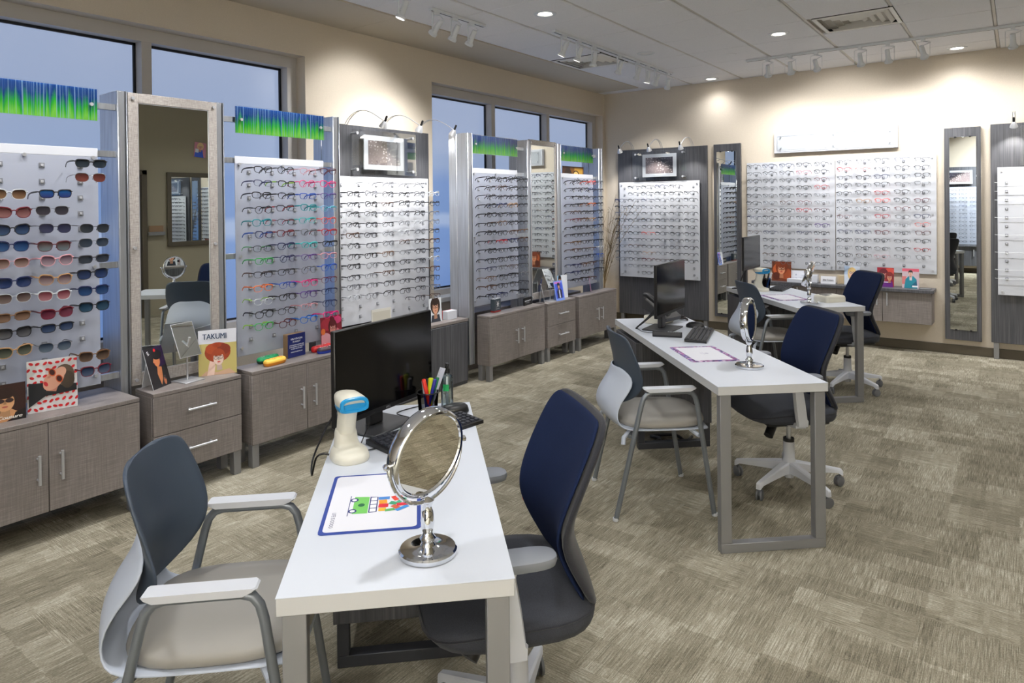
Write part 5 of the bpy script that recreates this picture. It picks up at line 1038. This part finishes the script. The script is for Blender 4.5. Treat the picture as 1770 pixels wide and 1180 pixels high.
card('picture_card', 'little portrait card in front of the board between windows', 'picture card', (-3.95, 4.225, .5655), 0, .15, .20, .05, man2, (230, 232, 236), tent=.03)
card('picture_card', 'pale horizontal card low on the board between windows', 'picture card', (-3.95, 3.62, .5655), 0, .2, .19, .05, [(rc(0, 0, 1, 1), (206, 204, 196)), (rc(.05, .3, .95, .9), (188, 184, 172)), (rc(.1, .05, .9, .2), (226, 224, 218))], (214, 212, 204), tent=.03)
# on the floating counter (cards face -y: yaw -90 deg)
Z = .6505; yw = -pi/2
orr = [(rc(0, 0, 1, 1), (120, 60, 34)), (ell(.4, .6, .35, .3), (196, 96, 50)), (ell(.7, .4, .3, .3), (160, 76, 40)), (ell(.25, .25, .2, .2), (90, 40, 26))]+face(.5, .6, .4, (226, 150, 110), (130, 56, 26), (190, 70, 60), (60, 30, 20))
card('picture_card', 'orange picture card behind the furthest monitor', 'picture card', (-2.16, 8.02, Z), yw, .21, .22, .05, orr, (150, 80, 50), tent=.03)
card('name_sign', 'white name sign with pale lettering behind the pen cup on the counter', 'sign', (-2.12+.11, 8.05, Z), yw, .17, .125, .05, [(rc(0, 0, 1, 1), (222, 224, 232)), (ell(.5, .62, .05, .08), (170, 174, 190))], (222, 224, 232), [('Kate Spade', .5, .28, .75, (150, 154, 176), .16, 0)], tent=.03)
tag(obj('flat_box', MB().box(-2.08, -1.87, 7.94, 8.03, Z, Z+.04, M['boardw'], .002)), 'flat white box lying on the counter beside the pale name sign', 'box')
for q, lab in ((0, 'white carton on the counter behind the round mirror'),):
    t = thing('white_carton', lab, 'box', (-1.862, 8.06, Z)); obj('carton', MB().box(-.082, .082, -.04, .04, 0, .085, M['boardw'], .002), t); obj('flap_line', MB().box(.012, .014, -.041, -.04, 0, .085, M['grid']), t)
card('name_sign', 'white name sign with bold black lettering on the counter', 'sign', (-1.665, 8.0, Z), yw, .15, .082, .08, [(rc(0, 0, 1, 1), (230, 231, 236))], (206, 208, 214), [('Juicy Couture', .5, .5, .72, (26, 26, 32), .26, 0)], tent=.03)
tag(obj('wood_frame_card', MB().box(-1.58, -1.50, 8.03, 8.04, Z, Z+.10, M['tan'], .002).box(-1.565, -1.515, 8.028, 8.03, Z+.012, Z+.088, ink(190, 170, 140))), 'small tan frame beside the bold name sign on the counter', 'frame')
bd = [(rc(0, 0, 1, 1), (206, 214, 228)), (rc(0, .55, .3, 1), (170, 190, 216)), (ell(.5, .58, .28, .34), (222, 190, 130)), ([(.3, 0), (.75, 0), (.7, .35), (.35, .4)], (222, 176, 150)), ([(.6, 0), (1, 0), (.95, .25), (.7, .2)], (40, 40, 50))]+face(.5, .62, .34, (230, 190, 168), (224, 192, 132), (176, 50, 54), (40, 20, 20), asp=1.25, big=1.0)
card('picture_card', 'picture card of a blonde woman in glasses on the counter', 'picture card', (-1.432, 8.02, Z), yw, .152, .20, .06, bd, (206, 214, 226), tent=.03, group=None)
r6 = [(rc(0, 0, 1, 1), (146, 34, 50)), (ell(.75, .8, .3, .2), (190, 70, 60)), ([(.3, 0), (.95, 0), (.9, .3), (.4, .3)], (96, 30, 120)), (rc(.1, .22, .8, .27), (220, 200, 220)), (ell(.25, .5, .2, .2), (176, 60, 70))]+face(.38, .62, .3, (206, 130, 116), (96, 26, 40), (170, 40, 50), (60, 24, 40), asp=1.2)+face(.74, .5, .26, (206, 140, 110), (120, 40, 40), (170, 40, 50), (70, 30, 90), asp=1.2)
card('picture_card', 'red and purple picture card of two people on the counter', 'picture card', (-1.115, 8.02, Z), yw, .155, .20, .06, r6, (150, 40, 60), tent=.03)
te = [(rc(0, 0, 1, 1), (196, 176, 184)), (rc(0, .85, 1, 1), (206, 90, 110)), (rc(0, .2, .25, .6), (206, 120, 120)), ([(.12, 0), (.9, 0), (.86, .45), (.66, .62), (.4, .62), (.2, .45)], (30, 130, 150)), ([(.5, .1), (.9, .05), (.86, .4)], (24, 90, 120)), ([(.44, .4), (.58, .4), (.6, .62), (.42, .62)], (214, 200, 206)), (rc(.6, .06, .95, .14), (230, 232, 238))]+face(.5, .76, .19, (220, 176, 156), (60, 50, 56), (180, 80, 80), None, asp=1.3, big=.9)
card('picture_card', 'picture card of a person in a teal hooded top on the counter', 'picture card', (-.888, 8.02, Z), yw, .150, .20, .06, te, (206, 190, 196), tent=.03)
o = obj('brochure', MB().box(-.81, -.70, 7.96, 8.03, Z, Z+.006, M['grey'], .001).box(-.80, -.71, 7.965, 8.025, Z+.006, Z+.0065, ink(120, 122, 126))); tag(o, 'small dark brochure lying at the end of the counter', 'brochure')
# ------------------------------------------------------------------ ceiling fixtures and light
def spot(loc, target, power, size, blend=.6, col=(1, .985, .965), radius=.09):
    L = bpy.data.lights.new('spot', 'SPOT'); L.energy = power; L.spot_size = rad(size); L.spot_blend = blend; L.color = col; L.shadow_soft_size = radius
    o = bpy.data.objects.new('spot_light', L); C.objects.link(o); o.location = loc; d = Vector(target)-Vector(loc); o.rotation_euler = d.to_track_quat('-Z', 'Y').to_euler(); return o
def rail(label, p0, p1):
    t = thing('track_rail', label, 'lighting track', ((p0[0]+p1[0])/2, (p0[1]+p1[1])/2, H), 0, 'white ceiling lighting tracks'); dx, dy = abs(p1[0]-p0[0])/2+.018, abs(p1[1]-p0[1])/2+.018
    obj('channel', MB().box(-dx, dx, -dy, dy, -.022, 0, M['trackw'], .002), t); a, b = (dx-.01, .006) if dx > dy else (.006, dy-.01); obj('slot_line', MB().box(-a, a, -b, b, -.0225, -.021, M['line']), t)
def head(label, x, y, target, style, group, power, size, on=True, col=(.99, .985, .98)):
    p = Vector((x, y, H-.022)); t = thing('track_spotlight', label, 'spotlight', p, 0, group); d = (Vector(target)-(p+Vector((0, 0, -.13)))).normalized()
    obj('mount', MB().box(-.016, .016, -.03, .03, -.022, 0, M['trackw'], .003), t)
    q = d.to_track_quat('Z', 'Y').to_matrix().to_4x4(); c0 = Vector((0, 0, -.125))
    h = MB(); h.M = Matrix.Translation(c0) @ q
    h.lathe([(.0, -.075), (.017, -.074), (.020, -.068), (.022, .0), (.024, .02), (.031, .034), (.035, .038), (.035, .054), (.032, .054), (.026, .03), (.0, .025)], M['trackw'], 20, cap0=False, cap1=False); o = obj('lamp_housing', h, t)
    lb = MB(); lb.M = h.M; lb.lathe([(.029, .040), (.0, .041)], M['lamp'] if on else M['dim'], 20, cap0=True, cap1=False); obj('bulb', lb, o)
    if style == 'arm':
        ax = Vector((-d.y, d.x, 0)).normalized()*.0; obj('arm', MB().box(-.006, .006, -.042, -.034, -.15, -.01, M['trackw'], .002).box(-.012, .012, -.040, .0, -.028, -.02, M['trackw'], .002).cyl((0, -.04, -.13), (0, -.015, -.125), .006, M['trackw'], 8), t)
        obj('cord', MB().tube([(0, 0, -.022), (.03, .02, -.03), (.045, .03, -.055), tuple(c0-d*.07)], .003, M['trackw'], 6), t)
    else:
        obj('yoke', MB().tube([(-.052, 0, -.03), (-.052, 0, -.155), (-.04, 0, -.168), (.04, 0, -.168), (.052, 0, -.155), (.052, 0, -.03), (.04, 0, -.024), (-.04, 0, -.024)], .0022, M['trackw'], 6, closed=True), t)
        obj('cord', MB().tube([(0, 0, -.022), (.03, -.03, -.035), (.06, -.035, -.045), (.03, -.01, -.05), tuple(c0-d*.07)], .003, M['steel'], 6), t)
    if on: w = p+c0+d*.06; spot(w, target, power, size, .6, col)
SP = 1.0
rail('white track added for fill light along the front wall, behind the viewer', (-3.6, -.15), (1.9, -.15))
for i in range(6): head('added fill spotlight washing the front wall, %s from the window side' % ORD[i], -.3+.42*i, -.15, (-.3+.42*i, YF, 1.75), 'arm', 'added fill spotlights on the front wall', 235, 120, True, (.90, .95, 1))  # unseen track and lamps, added to bounce soft fill off this wall
rail('white lighting track by the near window, holding three spotlights', (-3.50, 3.74), (-3.50, 4.34)); rail('long white lighting track along the far window side', (-3.14, 4.86), (-3.14, 7.27)); rail('white lighting track running along the back wall', (-2.24, 7.14), (1.6, 7.14)); rail('white lighting track above the sunglasses and children frames boards', (-3.36, .7), (-3.36, 3.36))
g = 'track spotlights in the ceiling'
for (y, tg), n in zip(((1.0, (-3.86, 1.15, 1.25)), (1.75, (-3.86, 1.5, 1.3)), (2.5, (-3.86, 2.55, 1.3)), (3.3, (-3.86, 2.9, 1.2))), ORD): head('white spotlight over the near boards, %s along the track' % n, -3.36, y, tg, 'arm', g, 44*SP, 80)
for (y, tg), n in zip(((3.78, (-4.45, 3.85, 2.1)), (3.99, (-4.45, 4.0, 1.5)), (4.19, (-4.45, 4.3, 1.6))), ORD): head('white spotlight on the short three-lamp track, %s along' % n, -3.50, y, tg, 'arm', g, 40*SP, 84)
for (y, tg), n in zip(((5.0, (-3.88, 4.75, 1.3)), (5.25, (-3.88, 5.05, 1.0)), (5.52, (-3.7, 5.7, .6)), (6.02, (-3.88, 6.2, 1.3)), (6.42, (-3.88, 6.5, 1.1)), (6.66, (-3.7, 6.6, .6)), (6.87, (-4.4, 7.6, 1.2)), (7.17, (-3.8, 8.1, 1.7))), ORD): head('white spotlight on the long far-window track, %s along' % n, -3.14, y, tg, 'arm', g, 42*SP, 60)
for (x, tg), n in zip(((-2.04, (-2.3, 8.15, 1.5)), (-1.82, (-1.9, 8.15, 1.3)), (-1.58, (-1.55, 8.15, 1.9)), (-1.19, (-1.2, 8.15, 1.4)), (-.96, (-.9, 8.15, 1.2)), (-.68, (-.45, 8.15, 1.7)), (-.03, (0.0, 8.08, 1.6)), (.75, (.6, 8.08, 1.5))), ORD): head('white wire-yoke spotlight on the back wall track, %s from left' % n, x, 7.14, tg, 'wire', g, 32*SP, 112)
def downlight(label, x, y, on=True, power=60):
    t = thing('recessed_downlight', label, 'ceiling light', (x, y, H), 0, 'round recessed downlights')
    obj('trim_ring', MB().lathe([(.088, -.0005), (.087, -.004), (.062, -.005), (.058, .012), (.088, .012)], M['trackw'], 36, cap0=False, cap1=False), t)
    obj('reflector', MB().lathe([(.060, .010), (.05, -.0015), (.0, -.0015)], M['lamp'] if on else M['dim'], 32, cap0=False, cap1=False), t)
    if on: spot((x, y, H-.03), (x, y, 0), power, 150, 1.0, (.98, .985, 1), .09)
DL = [(-2.93, 4.40, 'over the middle of the long window side'), (-2.93, 7.95, 'close to the back wall near the room corner'), (-1.68, 6.21, 'before the square vent in the ceiling'), (-.47, 7.90, 'close to the back wall above the slim mirror')]
for x, y, s in DL: downlight('lit round downlight %s' % s, x, y, True, 62 if y < 7.5 else 18)
downlight('unlit round downlight behind the long far-window track', -2.93, 6.18, False)
for x, y, s in ((-2.93, 2.6, 'a'), (-2.3, .5, 'b'), (-.45, 3.6, 'c'), (-.9, 1.5, 'd'), (.9, 5.4, 'e'), (1.2, 2.4, 'f'), (.3, -.4, 'g'), (1.5, 7.4, 'h')):
    w_ = dict(a='over the coloured frames side', b='behind the camera by the window side', c='over the open floor', d='over the near table', e='over the open floor by the door', f='near the door side wall', g='by the front wall', h='in the far corner by the door side')[s]; downlight('lit round downlight %s' % w_, x, y, True, 66)
o = obj('ceiling_speaker', MB().lathe([(.0, -.006), (.05, -.006), (.055, -.002), (.055, .01)], M['tile'], 28, (-2.29, 6.76, H), False, False)); tag(o, 'small flat round cover in a ceiling tile before the back track', 'ceiling cover')
def vent(label, x0, x1, y0, y1):
    xc, yc = (x0+x1)/2, (y0+y1)/2; t = thing('ceiling_vent', label, 'vent', (xc, yc, H), 0, 'square ceiling vents'); w, d = (x1-x0)/2, (y1-y0)/2
    obj('duct_box', MB().box(-w, w, -d, d, .05, .055, M['void']).box(-w, -w+.004, -d, d, 0, .05, M['void']).box(w-.004, w, -d, d, 0, .05, M['void']).box(-w, w, -d, -d+.004, 0, .05, M['void']).box(-w, w, d-.004, d, 0, .05, M['void']), t)
    fr = MB()
    for a, b, c_, e in ((-w, w, -d, -d+.03), (-w, w, d-.03, d), (-w, -w+.03, -d+.03, d-.03), (w-.03, w, -d+.03, d-.03)): fr.box(a, b, c_, e, -.003, .004, M['louver'], .001)
    obj('vent_frame', fr, t)
    for k in range(1, 5):
        a0, a1 = .92-.2*k+.09, .92-.2*k-.075; lv = MB()
        ring = lambda f, z: [(f*w*sx, f*d*sy, z) for sx, sy in ((-1, -1), (1, -1), (1, 1), (-1, 1))]
        lv.loft([ring(a0-.05, -.006), ring(a0+.02, .018), ring(a0+.005, .018), ring(a0-.065, -.006)], M['louver'], False, False); obj('louver_ring', lv, t, smooth=False)
vent('square ceiling vent behind the long far-window track', -3.86, -3.27, 5.90, 6.46); vent('square ceiling vent before the back wall track in the middle', -1.34, -.76, 5.90, 6.46)
for hd, side in lamp_spots:
    h_ = Vector(hd); tg = h_+(Vector((-.32, 0, -.62)) if side == 'L' else Vector((0, .30, -.62))); d_ = (tg-h_).normalized(); spot(h_+d_*.06+Vector((0, 0, -.01)), tg, 15*SP, 95, .7, (1, .96, .9), .015)

# ------------------------------------------------------------------ what only the mirrors see: the door-side wall and the front wall
t = thing('framed_wall_mirror', 'large mirror in dark brown frame on the door-side wall', 'mirror', (XR-.005, 5.62, 1.53), pi)
f_ = MB()
for a, b, c_, e in ((-.66, -.60, -.54, .54), (.60, .66, -.54, .54), (-.60, .60, -.54, -.475), (-.60, .60, .475, .54)): f_.box(0, .03, a, b, c_, e, M['base'], .003)
obj('mirror_frame', f_, t); obj('mirror_glass', MB().box(0, .012, -.60, .60, -.475, .475, M['mirror']), t)
pf = [(rc(0, 0, 1, 1), (196, 130, 150)), ([(.15, 0), (.95, 0), (.9, .45), (.3, .5)], (40, 80, 190)), (rc(.62, .3, .9, .55), (220, 224, 236))]+face(.5, .68, .28, (226, 170, 150), (224, 190, 140), (190, 50, 60), (40, 30, 40), asp=1.3)
card('wall_poster', 'small tilted eyewear poster on the door-side wall above the mirror', 'poster', (XR-.012, 5.46, 2.31), pi, .185, .225, 0, pf, (196, 130, 150)).rotation_euler = (rad(6), 0, pi)
t = thing('card_holder', 'small wall card holder with brown card beside the door frame', 'card holder', (XR-.004, 4.80, 1.16), pi); obj('tray', MB().box(0, .05, -.115, .115, 0, .05, M['leg'], .003), t); obj('card_sheet', MB().box(.01, .02, -.10, .10, .05, .14, M['wood'], .002), t)
t = thing('wood_backing_board', 'dark wood display board on the front wall, seen only in mirrors', 'display board', (-1.0, YF, 0), pi/2); obj('wood_sheet', MB().box(.02, .05, -.62, .62, .62, 2.25, M['dark'], .002), t)
t = thing('display_board', 'eyeglass board on the front wall, seen only in mirrors', 'display board', (-1.0, YF+.07, .60), pi/2); obj('board_sheet', MB().box(0, .006, -.55, .55, 0, 1.22, M['board']), t)
t = thing('framed_photograph', 'droplet photograph on the front wall, seen only in mirrors', 'picture', (-1.0, YF+.05, 2.03), pi/2); obj('mount', MB().box(.04, .052, -.23, .23, -.145, .145, M['boardw'], .001), t); obj('print', MB().box(.052, .0535, -.185, .185, -.102, .102, M['drop']), t)
t = thing('wall_cabinet', 'dark cabinet below the board on the front wall', 'cabinet', (-1.0, YF, 0), pi/2); obj('body', MB().box(0, .24, -.62, .62, .16, .56, M['dark'], .002), t); obj('counter_top', MB().box(0, .27, -.64, .64, .56, .59, M['dark'], .002), t)
for k in range(3): obj('handle', MB().cyl((.255, -.25+.3*k, .36), (.255, -.25+.3*k, .5), .007, M['steel']), t)
for hd in ((-1.35, YF+.42, 2.24), (-1.0, YF+.42, 2.24), (-.6, YF+.42, 2.24)): spot(hd, (hd[0], YF+.06, 1.5), 14, 88, .7, (1, .96, .9), .015)

# ------------------------------------------------------------------ camera, world
import numpy as np
f_px, cxp, cyp = 1178.129, 885.0, 362.028
yaw, pit, rol = -0.638845414, 0.00747490400, -0.0104765481
c_, s_ = cos(yaw), sin(yaw); R1 = np.array([[c_, -s_, 0], [0, 0, -1], [s_, c_, 0]])
R2 = np.array([[1, 0, 0], [0, cos(pit), -sin(pit)], [0, sin(pit), cos(pit)]]); R3 = np.array([[cos(rol), -sin(rol), 0], [sin(rol), cos(rol), 0], [0, 0, 1]])
R = R3 @ R2 @ R1; X, Y, Z_ = R[0], -R[1], -R[2]
cam = bpy.data.cameras.new('camera'); co = bpy.data.objects.new('camera', cam); C.objects.link(co)
co.matrix_world = Matrix(((X[0], Y[0], Z_[0], 0), (X[1], Y[1], Z_[1], 0), (X[2], Y[2], Z_[2], 1.55), (0, 0, 0, 1)))
cam.sensor_width = 36; cam.lens = f_px/1770*36; cam.shift_x = 0; cam.shift_y = -(590-cyp)/1770; cam.clip_start = .02; scn.camera = co
w = bpy.data.worlds.new('world'); scn.world = w; w.use_nodes = True; w.node_tree.nodes['Background'].inputs[0].default_value = (.35, .45, .65, 1); w.node_tree.nodes['Background'].inputs[1].default_value = .4
vs = scn.view_settings; vs.view_transform = 'Standard'; vs.look = 'None'; vs.gamma = 1; vs.exposure = 0.3; vs.use_curve_mapping = False
cy = scn.cycles; cy.use_denoising = True; cy.max_bounces = 8; cy.diffuse_bounces = 4; cy.glossy_bounces = 6; cy.transmission_bounces = 4; cy.transparent_max_bounces = 24; cy.sample_clamp_indirect = 4; cy.caustics_reflective = False; cy.caustics_refractive = False; cy.use_adaptive_sampling = True; cy.adaptive_threshold = .02
